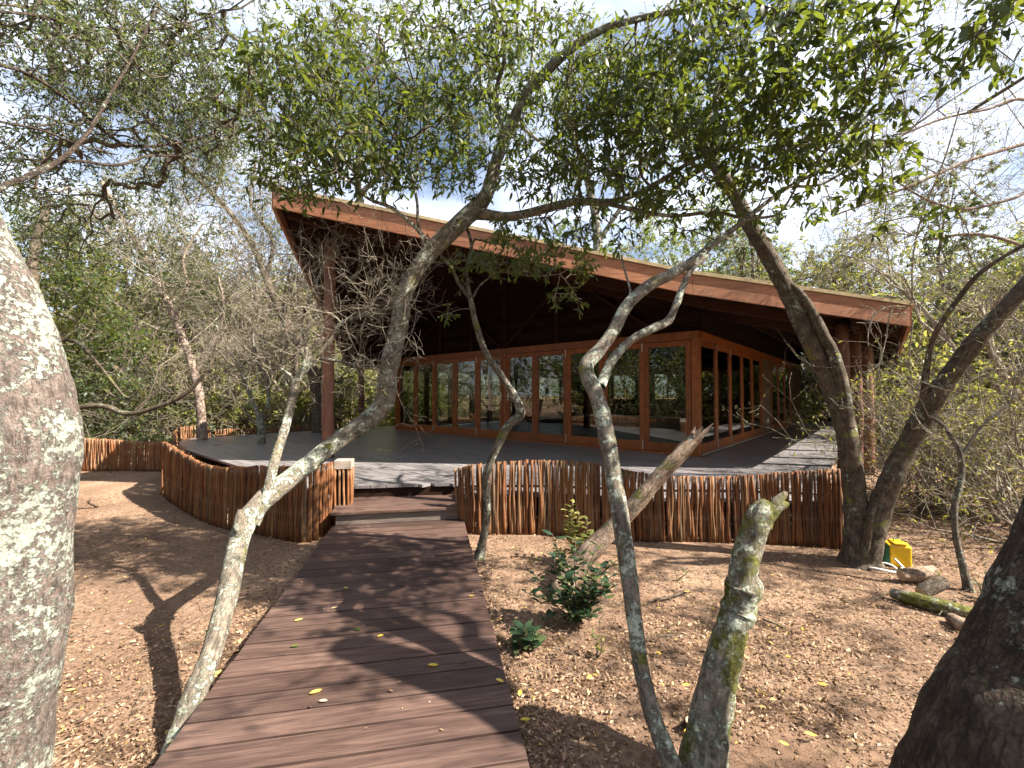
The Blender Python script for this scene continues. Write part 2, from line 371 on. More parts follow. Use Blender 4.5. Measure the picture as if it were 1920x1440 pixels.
def crown(tree, wd, blobs, seed, leafmat_, twigmat, leaf=(.05, .3), per=(7, 12), spread=.12, hexa=True, droop=.35, tipr=.0018, reach=1.0, twigname='twigs', leafname='foliage', leaffrac=1.0, minr=.0016):
    """blobs: (u, v, D, ru, rv, rD, n) in which leaf clusters sit; each cluster is joined to the nearest limb by twigs"""
    rs = np.random.RandomState(seed); loc = np.array(tree.location)
    P0 = np.concatenate([q[:, :3] for q in wd.path]); R0 = np.concatenate([q[:, 3] for q in wd.path])
    pts = []
    for bl in blobs:
        if len(bl) == 7:
            u, v, D, ru, rv, rD, n = bl
            for _ in range(n):
                q = rs.normal(size=3); q /= np.linalg.norm(q); q *= rs.rand() ** .36
                pts.append(P(u + q[0] * ru, v + q[1] * rv, max(1.2, D + q[2] * rD)))
        else:                                     # metres: ('m', x, y, z, rx, ry, rz, n)
            _, x, y, z, rx, ry, rz, n = bl
            for _ in range(n):
                q = rs.normal(size=3); q /= np.linalg.norm(q); q *= rs.rand() ** .45
                pts.append(np.array((x + q[0] * rx, y + q[1] * ry, z + q[2] * rz)))
    pts = np.array(pts); n = len(pts)
    d0 = np.linalg.norm(pts[:, None] - P0[None], axis=2); order = np.argsort(d0.min(1))
    nodes = list(P0); par = [-1] * len(P0); NP = np.zeros((len(P0) + 2 * n, 3)); NP[:len(P0)] = P0; cnt = len(P0); wt = np.zeros(len(P0) + 2 * n); wt[:len(P0)] = -.0
    parent = np.full(len(P0) + 2 * n, -1); tips = []
    for i in order:
        d = np.linalg.norm(NP[:cnt] - pts[i], axis=1); j = int(np.argmin(d + wt[:cnt]))
        a = NP[j]; mid = (a + pts[i]) / 2 + rs.normal(size=3) * .10 * d[j] + np.array((0, 0, .06 * d[j]))
        NP[cnt] = mid; parent[cnt] = j; wt[cnt] = wt[j] + d[j] * .12; NP[cnt + 1] = pts[i]; parent[cnt + 1] = cnt; wt[cnt + 1] = wt[j] + d[j] * .25; tips.append(cnt + 1); cnt += 2
    load = np.zeros(cnt)
    load[np.array(tips)] += 1
    for k in range(cnt - 1, len(P0) - 1, -1): load[parent[k]] += load[k]
    ks = np.arange(len(P0), cnt); rb = tipr * np.sqrt(load[ks]) + minr * .3
    pr = np.where(parent[ks] >= len(P0), tipr * np.sqrt(load[np.maximum(parent[ks], 0)]) + minr * .3, rb * 1.25); pr = np.minimum(pr, rb * 1.6)
    A = NP[parent[ks]]; B = NP[ks]
    segs = [(A, B, pr, rb)]
    # fine twigs and leaves
    T = NP[np.array(tips)]; D0 = unit(T - NP[parent[np.array(tips)]]); nt_ = rs.randint(3, 6, len(T)); idx = np.repeat(np.arange(len(T)), nt_)
    td = unit(D0[idx] * .5 + rs.normal(size=(len(idx), 3)) * .75 + np.array((0, 0, -.05))); tl = spread * (.5 + rs.rand(len(idx))); te = T[idx] + td * tl[:, None]
    segs.append((T[idx], te, np.full(len(idx), tipr * .8), np.full(len(idx), tipr * .45)))
    V, q = [], []; off = 0
    for a, b, r1, r2 in segs:
        v_, q_ = prisms(a, b, r1, r2, 4 if a is A else 3) if False else prisms(a, b, r1, r2, 4)
        V.append(v_); q.append(q_ + off); off += len(v_)
    me = npmesh(twigname, np.concatenate(V) - loc, np.concatenate(q), np.full(sum(map(len, q)), 4), True); link(twigname, me, twigmat, tree, kind='stuff')
    keep = rs.rand(len(idx)) < leaffrac; T1, te1, td1 = T[idx][keep], te[keep], td[keep]
    k = rs.randint(per[0], per[1] + 1, len(T1)); k = np.maximum(1, (k / 2.2).astype(int)); ii = np.repeat(np.arange(len(T1)), k)
    f = rs.rand(len(ii)) ** .7; pos = T1[ii] + (te1 - T1)[ii] * f[:, None]
    d = unit(td1[ii] * .6 + rs.normal(size=(len(ii), 3)) * .7 + np.array((0, 0, -droop))); nr = unit(rs.normal(size=(len(ii), 3)) * .7 + np.array((0, 0, .8)))
    L = leaf[0] * (.42 + .85 * rs.rand(len(ii)))
    link(leafname, leaves_mesh(leafname, pos - loc, d, nr, L, leaf[1], hexa, rs), leafmat_, tree, kind='stuff')
    return len(pos)

def grow(segs, tips, p, d, L, r, lvl, rs, bend=.35, nb=(3, 5), ratio=.62, up=.05, steps=4, spread=.9):
    """a branch that wanders and forks; segs get (a, b, ra, rb, level)"""
    d = unit(d); st = L / steps; ra = r
    for i in range(steps):
        d = unit(d + rs.normal(size=3) * bend * .5 + np.array((0, 0, up))); q = p + d * st; rb = ra * (.86 if lvl > 0 else .70)
        segs.append((p, q, ra, rb, lvl)); p, ra = q, rb
        if lvl > 0 and i > 0 or (lvl > 1 and i == 0):
            for _ in range(rs.randint(nb[0], nb[1] + 1) if i == steps - 1 else rs.randint(0, 3)):
                dd = unit(d + rs.normal(size=3) * spread)
                grow(segs, tips, p, dd, L * ratio * (.6 + .6 * rs.rand()), ra * .62, lvl - 1, rs, bend, nb, ratio, up, max(2, steps - 1), spread)
    tips.append((p, d))
def twigs_from(tree, starts, seed, material, lvl=2, name='twigs', leafm=None, leafL=.03, leafn=2, hexa=False, wr=.4, minr=.0012, leafp=1.0, **kw):
    rs = np.random.RandomState(seed); segs = []; tips = []; loc = np.array(tree.location)
    for p, d, L, r in starts: grow(segs, tips, np.array(p, float), np.array(d, float), L, r, lvl, rs, **kw)
    A = np.array([s[0] for s in segs]); B = np.array([s[1] for s in segs]); ra = np.maximum(minr, np.array([s[2] for s in segs])); rb = np.maximum(minr, np.array([s[3] for s in segs]))
    thick = ra > .012; V = []; q = []; off = 0
    for msk, n in ((thick, 6), (~thick, 3)):
        if msk.any():
            v_, q_ = prisms(A[msk], B[msk], ra[msk], rb[msk], n); V.append(v_); q.append(q_ + off); off += len(v_)
    me = npmesh(name, np.concatenate(V) - loc, np.concatenate(q), np.full(sum(map(len, q)), 4), True)
    o = link(name, me, material, tree, kind='stuff')
    if leafm:
        lv = np.array([s[4] for s in segs]); sel = np.where((lv == 0) & (rs.rand(len(lv)) < leafp))[0]; ii = np.repeat(sel, leafn)
        f = rs.rand(len(ii))[:, None]; pos = A[ii] * (1 - f) + B[ii] * f; d = unit((B - A)[ii] * 0 + unit((B - A)[ii]) * .5 + rs.normal(size=(len(ii), 3)) * .8)
        nr = unit(rs.normal(size=(len(ii), 3)) + np.array((0, 0, .6))); Lf = leafL * (.6 + .8 * rs.rand(len(ii)))
        link('foliage', leaves_mesh('foliage', pos - loc, d, nr, Lf, wr, hexa, rs), leafm, tree, kind='stuff')
    return o
WF = [.70]
def pxlimb(nodes):
    """nodes (u, v, width in px, D) -> (x,y,z,r)"""
    return [(*P(u, v, D), WF[0] * pxm(w_, D) / 2 / math.hypot(1, (u - 960) / F)) for u, v, w_, D in nodes]
def tree_root(name, base, label, cat='tree', **k):
    return empty(name, (float(base[0]), float(base[1]), 0.0), label=label, cat=cat, **k)
def wood_obj(tree, wd, mtl, name='trunk'):
    me = wd.mesh(name); a = np.empty(len(me.vertices) * 3, np.float32); me.vertices.foreach_get('co', a); a = a.reshape(-1, 3) - np.array(tree.location, np.float32)
    me.vertices.foreach_set('co', a.ravel()); me.update(); return link(name, me, mtl, tree)

# ================================================================== THE SETTING
gx = np.linspace(-22, 22, 221); gy = np.linspace(-3, 41, 221); XX, YY = np.meshgrid(gx, gy); fb = Fbm(3)
pts = np.stack((XX.ravel(), YY.ravel(), np.zeros(XX.size)), 1)
edge = np.clip(np.minimum.reduce([pts[:, 0] + 22, 22 - pts[:, 0], pts[:, 1] + 3, 41 - pts[:, 1]]) / 3, 0, 1)
pts[:, 2] = edge * (.014 * fb(pts, 1.3) + .010 * fb(pts, 4.5))
i = np.arange(220)[:, None] * 221 + np.arange(220)[None]
q = np.stack((i, i + 1, i + 222, i + 221), -1).reshape(-1, 4)
o = [(-22, -3, 0), (22, -3, 0), (22, 41, 0), (-22, 41, 0)]; far = [(-500, -500, 0), (500, -500, 0), (500, 500, 0), (-500, 500, 0)]
n0 = len(pts); V = np.concatenate((pts, np.array(o + far, float))); q = list(map(tuple, q)) + [(n0 + k, n0 + (k + 1) % 4, n0 + 4 + (k + 1) % 4, n0 + 4 + k)[::-1] for k in range(4)]
link('ground', npmesh('ground', V, np.array(q).ravel(), np.full(len(q), 4), True), M['ground'], kind='structure')

ZD = .43; ZB = .14; ZT = .285
deck_poly = [(-2.05, 5.22), (-.62, 5.40), (-.52, 4.80), (.235, 4.83), (.81, 4.78), (1.35, 4.63), (1.9, 4.61), (2.45, 4.58), (2.95, 4.50), (3.30, 4.42), (4.09, 5.71)] + \
    [PR(-.62, 22)[:2], PR(-12.6, 22)[:2], PR(-12.9, 10)[:2], (-5.0, 14.7), (-5.95, 13.4), (-7.6, 11.55), (-8.05, 10.9), (-7.9, 10.25), (-6.9, 8.95), (-6.0, 7.5), (-5.42, 6.92), (-4.84, 6.36), (-3.72, 5.42), (-3.26, 5.11), (-2.70, 4.88), (-2.2, 4.66), (-2.02, 4.70)]
dp = [toPR(x, y) for x, y in deck_poly]
def cuts(r):
    xs = []
    for a, b in zip(dp, dp[1:] + dp[:1]):
        if (a[1] <= r) != (b[1] <= r): xs.append(a[0] + (b[0] - a[0]) * (r - a[1]) / (b[1] - a[1]))
    xs.sort(); return list(zip(xs[::2], xs[1::2]))
deck = empty('deck', PR(-7, 6, 0), ROT, kind='structure'); dO = (-7, 6)
BW = .142; r = 2.3
while r < 20.9:
    lo, hi, md = cuts(r + .003), cuts(r + BW - .003), cuts(r + BW / 2)
    prs = [(l, h) for l, h in zip(lo, hi)] if len(lo) == len(hi) else [(m_, m_) for m_ in md]
    for (a0, a1), (b0, b1) in prs:
        pieces = [((a0, a1), (b0, b1))]
        if r > 7.86:
            pieces = []
            if min(a0, b0) < -11.9: pieces.append(((a0, -11.80), (b0, -11.80)))
            if max(a1, b1) > -2.3: pieces.append(((-2.42, a1), (-2.42, b1)))
        for (x0, x1), (y0, y1) in pieces:
            # long rows are laid from several lengths of board, ends butted
            Lr = x1 - x0; nn = max(1, int(round(Lr / 4.3))); cutsx = [0] + [(k + rnd.uniform(-.25, .25)) / nn for k in range(1, nn)] + [1]
            if abs(x1 - x0) < .12: continue
            for k in range(nn):
                f0, f1 = cutsx[k], cutsx[k + 1]; g = .002
                A0, A1 = x0 + Lr * f0 + (g if k else 0), x0 + Lr * f1 - (g if k < nn - 1 else 0); Lb = y1 - y0
                B0, B1 = (y0 + Lb * f0 + (g if k else 0), y0 + Lb * f1 - (g if k < nn - 1 else 0)) if nn == 1 or True else 0
                if 0 < k: B0 = A0
                if k < nn - 1: B1 = A1
                z1 = ZD + rnd.uniform(-.0015, .0015); cx = (A0 + A1) / 2; cy = r + BW / 2
                lo4 = [(A0 - cx, -BW / 2 + .005, -.035), (A1 - cx, -BW / 2 + .004, -.035), (B1 - cx, BW / 2 - .004, -.035), (B0 - cx, BW / 2 - .004, -.035)]
                MB().hexa(lo4, [(a, b, 0) for a, b, c in lo4]).build('board', M['deck'], deck, loc=(cx - dO[0], cy - dO[1], z1))
    r += BW
# joist behind the entrance edge
m = MB(); a, b = Vector((-2.02, 5.27, .33)), Vector((-.64, 5.45, .33)); m.bar(a, b, .05, .12); m.build('joist', M['clad'], None)
bpy.data.objects['joist'].parent = deck; bpy.data.objects['joist'].matrix_parent_inverse = (Matrix.Translation(deck.location) @ Matrix.Rotation(ROT, 4, 'Z')).inverted()

# boardwalk: its own axes e (across) and -d (towards the camera)
E = Vector((.983, .186, 0)).normalized(); Dn = Vector((-E.y, E.x, 0)); L0 = Vector((-1.90, 4.60, 0)); WROT = math.atan2(E.y, E.x)
walk = empty('boardwalk', L0, WROT, kind='structure'); bw = .147; WW = 1.385
for k in range(44):
    y1 = -k * bw - .003; y0 = -(k + 1) * bw + .003; j = rnd.uniform(-.004, .004); e1 = rnd.uniform(-.004, .004)
    MB().box(-WW / 2 + e1, WW / 2 + e1, -bw / 2 + .0058, bw / 2 - .0058, -.032, 0).build('board', M['board'], walk, bevel=.002, loc=(WW / 2, -(k + .5) * bw, ZB + j * .3), rot=(rnd.uniform(-.003, .003), 0, j * .3))
for x in (.12, WW / 2, WW - .12):
    MB().box(x - .025, x + .025, -44 * bw, -.05, .0, ZB - .036).build('joist', M['clad'], walk)

# the step
st = empty('step', L0, WROT, label='low box step of dark boards between the walkway and the deck', cat='step')
for k in range(5):
    y0 = -.03 + k * .147
    MB().box(-.02, WW - .005, y0, y0 + .142, ZT - .03, ZT).build('tread_board', M['board'], st, bevel=.003)
MB().box(.03, WW - .06, .0, .03, ZB + .003, ZT - .033).build('riser', M['riser'], st)
MB().box(.03, .06, .032, .68, .02, ZT - .033).build('side_panel', M['clad'], st); MB().box(WW - .09, WW - .06, .032, .68, .02, ZT - .033).build('side_panel', M['clad'], st)
MB().box(WW + .0, WW + .14, .25, .34, ZT - .01, ZT + .02).build('side_block', M['greywood'], st)
MB().box(WW * .42, WW - .04, .70, .72, ZT + .002, ZD - .04).build('back_riser', M['greywood'], st)

# ------------------------------------------------------------------ pavilion
PO = (-7.12, 14.0)
pav = empty('pavilion', PR(PO[0], PO[1], 0), ROT, label='dark timber pavilion with a broad pointed overhanging roof and folding glass doors', cat='building')
def zb(p):
    K = [(-13.0, 2.39), (-7.2, 4.46), (-2.08, 2.976), (.28, 2.48)]
    for (a, za), (b, zb_) in zip(K, K[1:]):
        if p <= b: return za + (zb_ - za) * (p - a) / (b - a)
    return K[-1][1]
def rf(p):
    if p < -7.2: return 2.65 + (7.09 - 2.65) * (-7.2 - p) / 5.8
    return 2.65 + (8.15 - 2.65) * (p + 7.2) / 7.48
zs = lambda p: zb(p) + .20
def bp(name, m, mt, parent=None, **k): 
    """solids are written in (p, r, z); the part keeps an origin of its own"""
    v = np.array(m.v); c = np.array((v[:, 0].mean(), v[:, 1].mean(), v[:, 2].min())); m.v = [tuple(x) for x in v - c]
    return m.build(name, mt, parent or pav, loc=tuple(c - np.array((PO[0], PO[1], 0))), **k)
def B(name, p0, p1, r0, r1, z0, z1, mt, **k): return bp(name, MB().box(p0, p1, r0, r1, z0, z1), mt, **k)
def Bar(name, a, b, w_, h, mt, up=(0, 0, 1), **k): return bp(name, MB().bar(a, b, w_, h, up), mt, **k)

B('floor', -11.66, -2.46, 8.05, 20.9, ZD - .06, ZD - .001, M['floor'])
# roof slab in three planes
KP = [-13.0, -7.2, -2.08, .28]
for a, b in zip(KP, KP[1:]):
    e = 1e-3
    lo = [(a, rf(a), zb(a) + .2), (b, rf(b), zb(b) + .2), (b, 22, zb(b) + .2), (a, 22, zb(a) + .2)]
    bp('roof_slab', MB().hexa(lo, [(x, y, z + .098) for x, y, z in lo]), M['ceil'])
# fascia boards along the prow and the eaves, with the straw coloured edge strip on top
def run(p0, p1, n, namef='fascia_board'):
    for k in range(n):
        a = p0 + (p1 - p0) * k / n; b = p0 + (p1 - p0) * (k + 1) / n
        A = Vector((a, rf(a), 0)); Bv = Vector((b, rf(b), 0)); d = (Bv - A).normalized(); nn = Vector((d.y, -d.x, 0)); 
        if nn.y > 0: nn = -nn
        A = A + d * .002; Bv = Bv - d * .002; za, zb_ = zb(a), zb(b)
        lo = [(A.x, A.y, za), (Bv.x, Bv.y, zb_), (Bv.x + nn.x * .045, Bv.y + nn.y * .045, zb_), (A.x + nn.x * .045, A.y + nn.y * .045, za)]
        bp(namef, MB().hexa(lo, [(x, y, z + .285) for x, y, z in lo]), M['fascia'])
        i_ = nn * -.30; o_ = nn * .065
        lo = [(A.x + i_.x, A.y + i_.y, za + .302), (Bv.x + i_.x, Bv.y + i_.y, zb_ + .302), (Bv.x + o_.x, Bv.y + o_.y, zb_ + .290), (A.x + o_.x, A.y + o_.y, za + .290)]
        bp('edge_strip', MB().hexa(lo, [(x, y, z + .045 + rnd.uniform(0, .012)) for x, y, z in lo]), M['thatch'])
run(-7.2, -2.08, 3); run(-2.08, .28, 1); run(-7.2, -13.0, 3)
for p, s in ((.28, 1), (-13.0, -1)):
    for k in range(5):
        r0 = rf(p) + .05 + k * 2.77
        B('fascia_board', min(p, p + s * .045), max(p, p + s * .045), r0, r0 + 2.765, zb(p), zb(p) + .285, M['fascia'])
        B('edge_strip', min(p - s * .2, p + s * .07), max(p - s * .2, p + s * .07), r0, r0 + 2.765, zb(p) + .302, zb(p) + .33, M['thatch'])
# purlins that run back from the prow
p = -12.6
while p < .2:
    if abs(p + 7.2) > .12:
        Bar('purlin', (p, rf(p) + .06, zs(p) - .062), (p, 21.9, zs(p) - .062), .05, .12, M['ceil'])
    p += .45
Bar('ridge_beam', (-7.2, 2.85, zs(-7.2) - .16), (-7.2, 21.9, zs(-7.2) - .16), .10, .24, M['ceil'])
# secondary rafters behind the rake, and rafters over the gable
for off in (.9, 2.6):
    for a, b in ((-7.28, -12.8), (-7.12, -2.08), (-2.08, .15)):
        Bar('rafter', (a, rf(a) + off, zs(a) - .20), (b, rf(b) + off, zs(b) - .20), .06, .15, M['ceil'])
# posts
def post(x, y, r_, z0, z1, name='roof_post'):
    pp, rr = toPR(x, y); n = 9
    pts_ = [(pp + rnd.uniform(-1, 1) * .012, rr + rnd.uniform(-1, 1) * .012, z0 + (z1 - z0) * i_ / n) for i_ in range(n + 1)]
    return bp(name, MB().tube(pts_, [r_ * (1.06 - .12 * i_ / n + rnd.uniform(-.02, .02)) for i_ in range(n + 1)], 14), M['post'], smooth=True)
pp, rr = toPR(-3.24, 7.6); post(-3.24, 7.6, .10, ZD, zs(pp) - .30)
post(-4.72, 13.5, .085, ZD, zs(-12.4) - .12)
for p_, r_ in ((-.46, 8.35), (-.34, 9.35), (-.22, 10.75), (-.22, 12.5), (-.22, 15.0), (-.22, 18.0)):
    x, y, _ = PR(p_, r_); post(x, y, .088, 0, zs(p_) - .22)
for p_, r_ in ((-12.4, 12.0), (-12.4, 17.0)):
    x, y, _ = PR(p_, r_); post(x, y, .088, 0, zs(p_) - .22)
Bar('eaves_beam', (-.30, 8.1, zs(-.3) - .17), (-.30, 21, zs(-.3) - .17), .10, .18, M['ceil'])
Bar('eaves_beam', (-12.4, 7.3, zs(-12.4) - .16), (-12.4, 21, zs(-12.4) - .16), .10, .18, M['ceil'])

# door panels: one mesh for the leaf, pane and bolts are its sub-parts
def door_mesh(wd_, h=2.06, st_=.085, t_=.045):
    m_ = MB(); m_.box(0, st_, 0, t_, 0, h).box(wd_ - st_, wd_, 0, t_, 0, h).box(st_, wd_ - st_, .002, t_ - .002, 0, .17).box(st_, wd_ - st_, .002, t_ - .002, h - .10, h)
    m_.box(st_, st_ + .012, .008, t_ - .008, .17, h - .10).box(wd_ - st_ - .012, wd_ - st_, .008, t_ - .008, .17, h - .10); return m_.mesh('door_leaf')
def pane_mesh(wd_, h=2.06, st_=.085):
    return MB().box(st_ + .013, wd_ - st_ - .013, .020, .025, .171, h - .101).mesh('glass_pane')
bolt_lo = MB().box(-.009, .009, -.012, 0, .03, .20).box(-.02, .02, -.016, -.001, .02, .045).box(-.014, .014, -.022, -.012, .15, .165).mesh('door_bolt')
bolt_hi = MB().box(-.009, .009, -.012, 0, 1.90, 2.10).mesh('door_bolt')
handle_me = MB().box(-.016, .016, -.008, 0, .92, 1.12).box(-.01, .01, -.045, -.008, 1.02, 1.04).box(-.01, .09, -.06, -.045, 1.02, 1.04).mesh('handle')
hinge_me = MB().box(-.006, .006, -.014, 0, .25, .34).box(-.006, .006, -.014, 0, 1.7, 1.79).mesh('hinge')
dcache = {}
def door(p, r, wd_, ang, bolt=None, handle=False):
    """p,r: the left foot of the leaf, ang: turn about z in the house's axes (0: faces -r)"""
    k = round(wd_, 3)
    if k not in dcache:
        dcache[k] = (door_mesh(wd_), pane_mesh(wd_)); dcache[k][0].materials.append(M['frame']); dcache[k][1].materials.append(M['glass'])
    d_ = link('door_panel', dcache[k][0], None, pav, loc=(p - PO[0], r - PO[1], ZD + .035), rot=(0, 0, ang)); md_ = d_.modifiers.new('bevel', 'BEVEL'); md_.width = .004; md_.segments = 2
    link('glass_pane', dcache[k][1], None, d_)
    if bolt is not None:
        link('door_bolt', bolt_lo, M['metal'], d_, loc=(bolt, 0, 0)); link('door_bolt', bolt_hi, M['metal'], d_, loc=(bolt, 0, 0))
    if handle: link('handle', handle_me, M['metal'], d_, loc=(handle, 0, 0))
    return d_
PW = (4.58 - .14) / 5; HT = ZD + .035 + 2.06 + .006
for h_ in (0, 1):
    base = -11.64 + h_ * 4.58
    for k in range(5):
        door(base + k * PW + .002, 8.0, PW - .004, 0, bolt=(PW - .03 if k in (1, 3) else None), handle=(PW - .05 if (h_ == 0 and k == 4) else .05 if (h_ == 1 and k == 0) else False))
for p_ in (-11.70, -7.11, -2.545): B('wall_post', p_ - .06, p_ + .06, 7.98, 8.10, ZD, HT + (.0 if p_ == -11.7 else 0), M['frame'], bevel=.004)
B('threshold', -11.64, -2.605, 7.97, 8.08, ZD, ZD + .032, M['frame'])
B('door_head', -11.76, -2.48, 7.97, 8.11, HT, HT + .15, M['frame'], bevel=.004)
# right wall
RW = (5.20) / 5
for k in range(5): door(-2.50, 8.115 + k * RW + .002, RW - .004, math.pi / 2, bolt=(.03 if k in (1, 2) else None))
# pieces seen edge on beyond the folding doors
B('wall_post', -2.60, -2.49, 13.33, 13.50, ZD, HT, M['frame'])
def planks(p0, p1, r0, r1, z0, z1, mt, h=.14, name='cladding_board'):
    z = z0
    while z < z1 - .02:
        B(name, p0 + rnd.uniform(0, .004), p1 + rnd.uniform(0, .006), r0, r1, z + .004, min(z + h, z1), mt); z += h
planks(-2.58, -2.51, 13.52, 14.55, ZD + .02, HT, M['plank'])
B('wall_post', -2.60, -2.49, 14.57, 14.70, ZD, HT, M['frame'])
for k in range(3): door(-2.50, 14.74 + k * 1.13, 1.12, math.pi / 2)
B('wall_post', -2.60, -2.49, 18.15, 18.30, ZD, HT, M['frame'])
planks(-2.58, -2.51, 18.32, 20.85, ZD + .02, HT, M['plank'])
B('threshold', -2.60, -2.47, 8.12, 20.9, ZD, ZD + .030, M['greywood'])
B('door_head', -2.60, -2.47, 8.12, 20.9, HT + .001, HT + .15, M['frame'])
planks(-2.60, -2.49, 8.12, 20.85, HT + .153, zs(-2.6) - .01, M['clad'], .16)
for r_ in (13.9, 19.2): B('wall_socket', -2.50, -2.46, r_, r_ + .14, ZD + .30, ZD + .42, M['white'])
B('wall_lamp', -2.50, -2.38, 16.0, 16.12, 2.25, 2.42, M['metal'])
# left and back walls
for k in range(5): door(-11.70, 8.115 + k * RW + .002 + RW - .004, RW - .004, -math.pi / 2)
B('wall_post', -11.76, -11.66, 13.33, 13.50, ZD, HT, M['frame'])
planks(-11.75, -11.68, 13.52, 15.3, ZD + .02, HT, M['clad']); planks(-11.75, -11.68, 15.3, 17.1, ZD + .02, ZD + .9, M['clad']); planks(-11.75, -11.68, 17.1, 20.85, ZD + .02, HT, M['clad'])
B('glass_pane', -11.715, -11.71, 15.32, 17.08, ZD + .92, HT, M['glass'])
B('door_head', -11.76, -11.64, 8.12, 20.9, HT + .001, HT + .15, M['frame'])
planks(-11.75, -11.68, 8.12, 20.85, HT + .153, zs(-11.7) - .01, M['clad'], .16)
wins = [(-10.8, -9.6), (-8.6, -7.2), (-6.2, -4.8), (-4.0, -3.0)]; x = -11.66
for a, b in wins:
    planks(x, a, 20.8, 20.87, ZD + .02, HT, M['clad'], .28); planks(a, b, 20.8, 20.87, ZD + .02, ZD + .9, M['clad'], .28); B('glass_pane', a, b, 20.83, 20.835, ZD + .92, HT, M['glass'])
    Bar('mullion', ((a + b) / 2, 20.81, ZD + .92), ((a + b) / 2, 20.81, HT), .05, .05, M['frame'], up=(0, 1, 0)); x = b
planks(x, -2.6, 20.8, 20.87, ZD + .02, HT, M['clad'], .28)
B('door_head', -11.66, -2.6, 20.79, 20.88, HT + .001, HT + .15, M['frame'])
def gable(rg, mt, h=.16):
    inv = lambda z, side: next(p_ for p_ in (np.arange(-11.75, -7.2, .01) if side < 0 else np.arange(-2.50, -7.2, -.01)) if zs(p_) >= z + .005)
    z = HT + .153
    while z < zs(-7.2) - .30:
        z1 = z + h - .004
        a0, a1 = inv(z, -1), inv(z1, -1); b0, b1 = inv(z, 1), inv(z1, 1)
        lo = [(a0, rg, z), (b0, rg, z), (b0, rg + .03, z), (a0, rg + .03, z)]
        bp('cladding_board', MB().hexa(lo, [(a1, rg, z1), (b1, rg, z1), (b1, rg + .03, z1), (a1, rg + .03, z1)]), mt); z += h
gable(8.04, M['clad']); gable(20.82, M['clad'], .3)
for p_ in (-9.6, -8.3, -7.11, -5.55, -4.0):
    Bar('stud', (p_, 8.0, HT + .155), (p_, 8.0, zs(p_) - .14), .09, .05, M['ceil'], up=(0, 1, 0))
for s in (1, -1):
    Bar('brace', (-7.11 + s * .10, 7.95, HT + .20), (-7.11 + s * 1.75, 7.95, 4.05), .05, .10, M['ceil'], up=(0, 1, 0))
    Bar('brace', (-7.11 + s * 3.9, 7.95, HT + .20), (-7.11 + s * 2.6, 7.95, 3.6), .05, .10, M['ceil'], up=(0, 1, 0))

# things in the room behind the glass
sb = empty('sideboard', PR(-9.9, 11.0, ZD), ROT, label='long dark low table standing inside behind the left glass doors', cat='table')
MB().box(-1.0, 1.0, -.3, .3, .70, .75).build('table_top', M['floor'], sb)
for a in (-.93, .93):
    for b in (-.25, .25): MB().box(a - .03, a + .03, b - .03, b + .03, 0, .70).build('leg', M['floor'], sb)
for k, (dx, lab) in enumerate(((-.62, 'white cone shaded lamp inside, nearer the left end of the glass doors'), (.55, 'white cone shaded lamp inside, further right on the low table'))):
    x, y, _ = PR(-9.9 + dx, 11.0); l = empty('table_lamp', (x, y, ZD + .75), label=lab, cat='lamp')
    MB().tube([(0, 0, 0), (0, 0, .02), (0, 0, .22)], [.06, .015, .012], 10).build('base', M['metal'], l); MB().tube([(0, 0, .18), (0, 0, .36)], [.12, .06], 14, False).build('lamp_shade', M['white'], l, smooth=True)

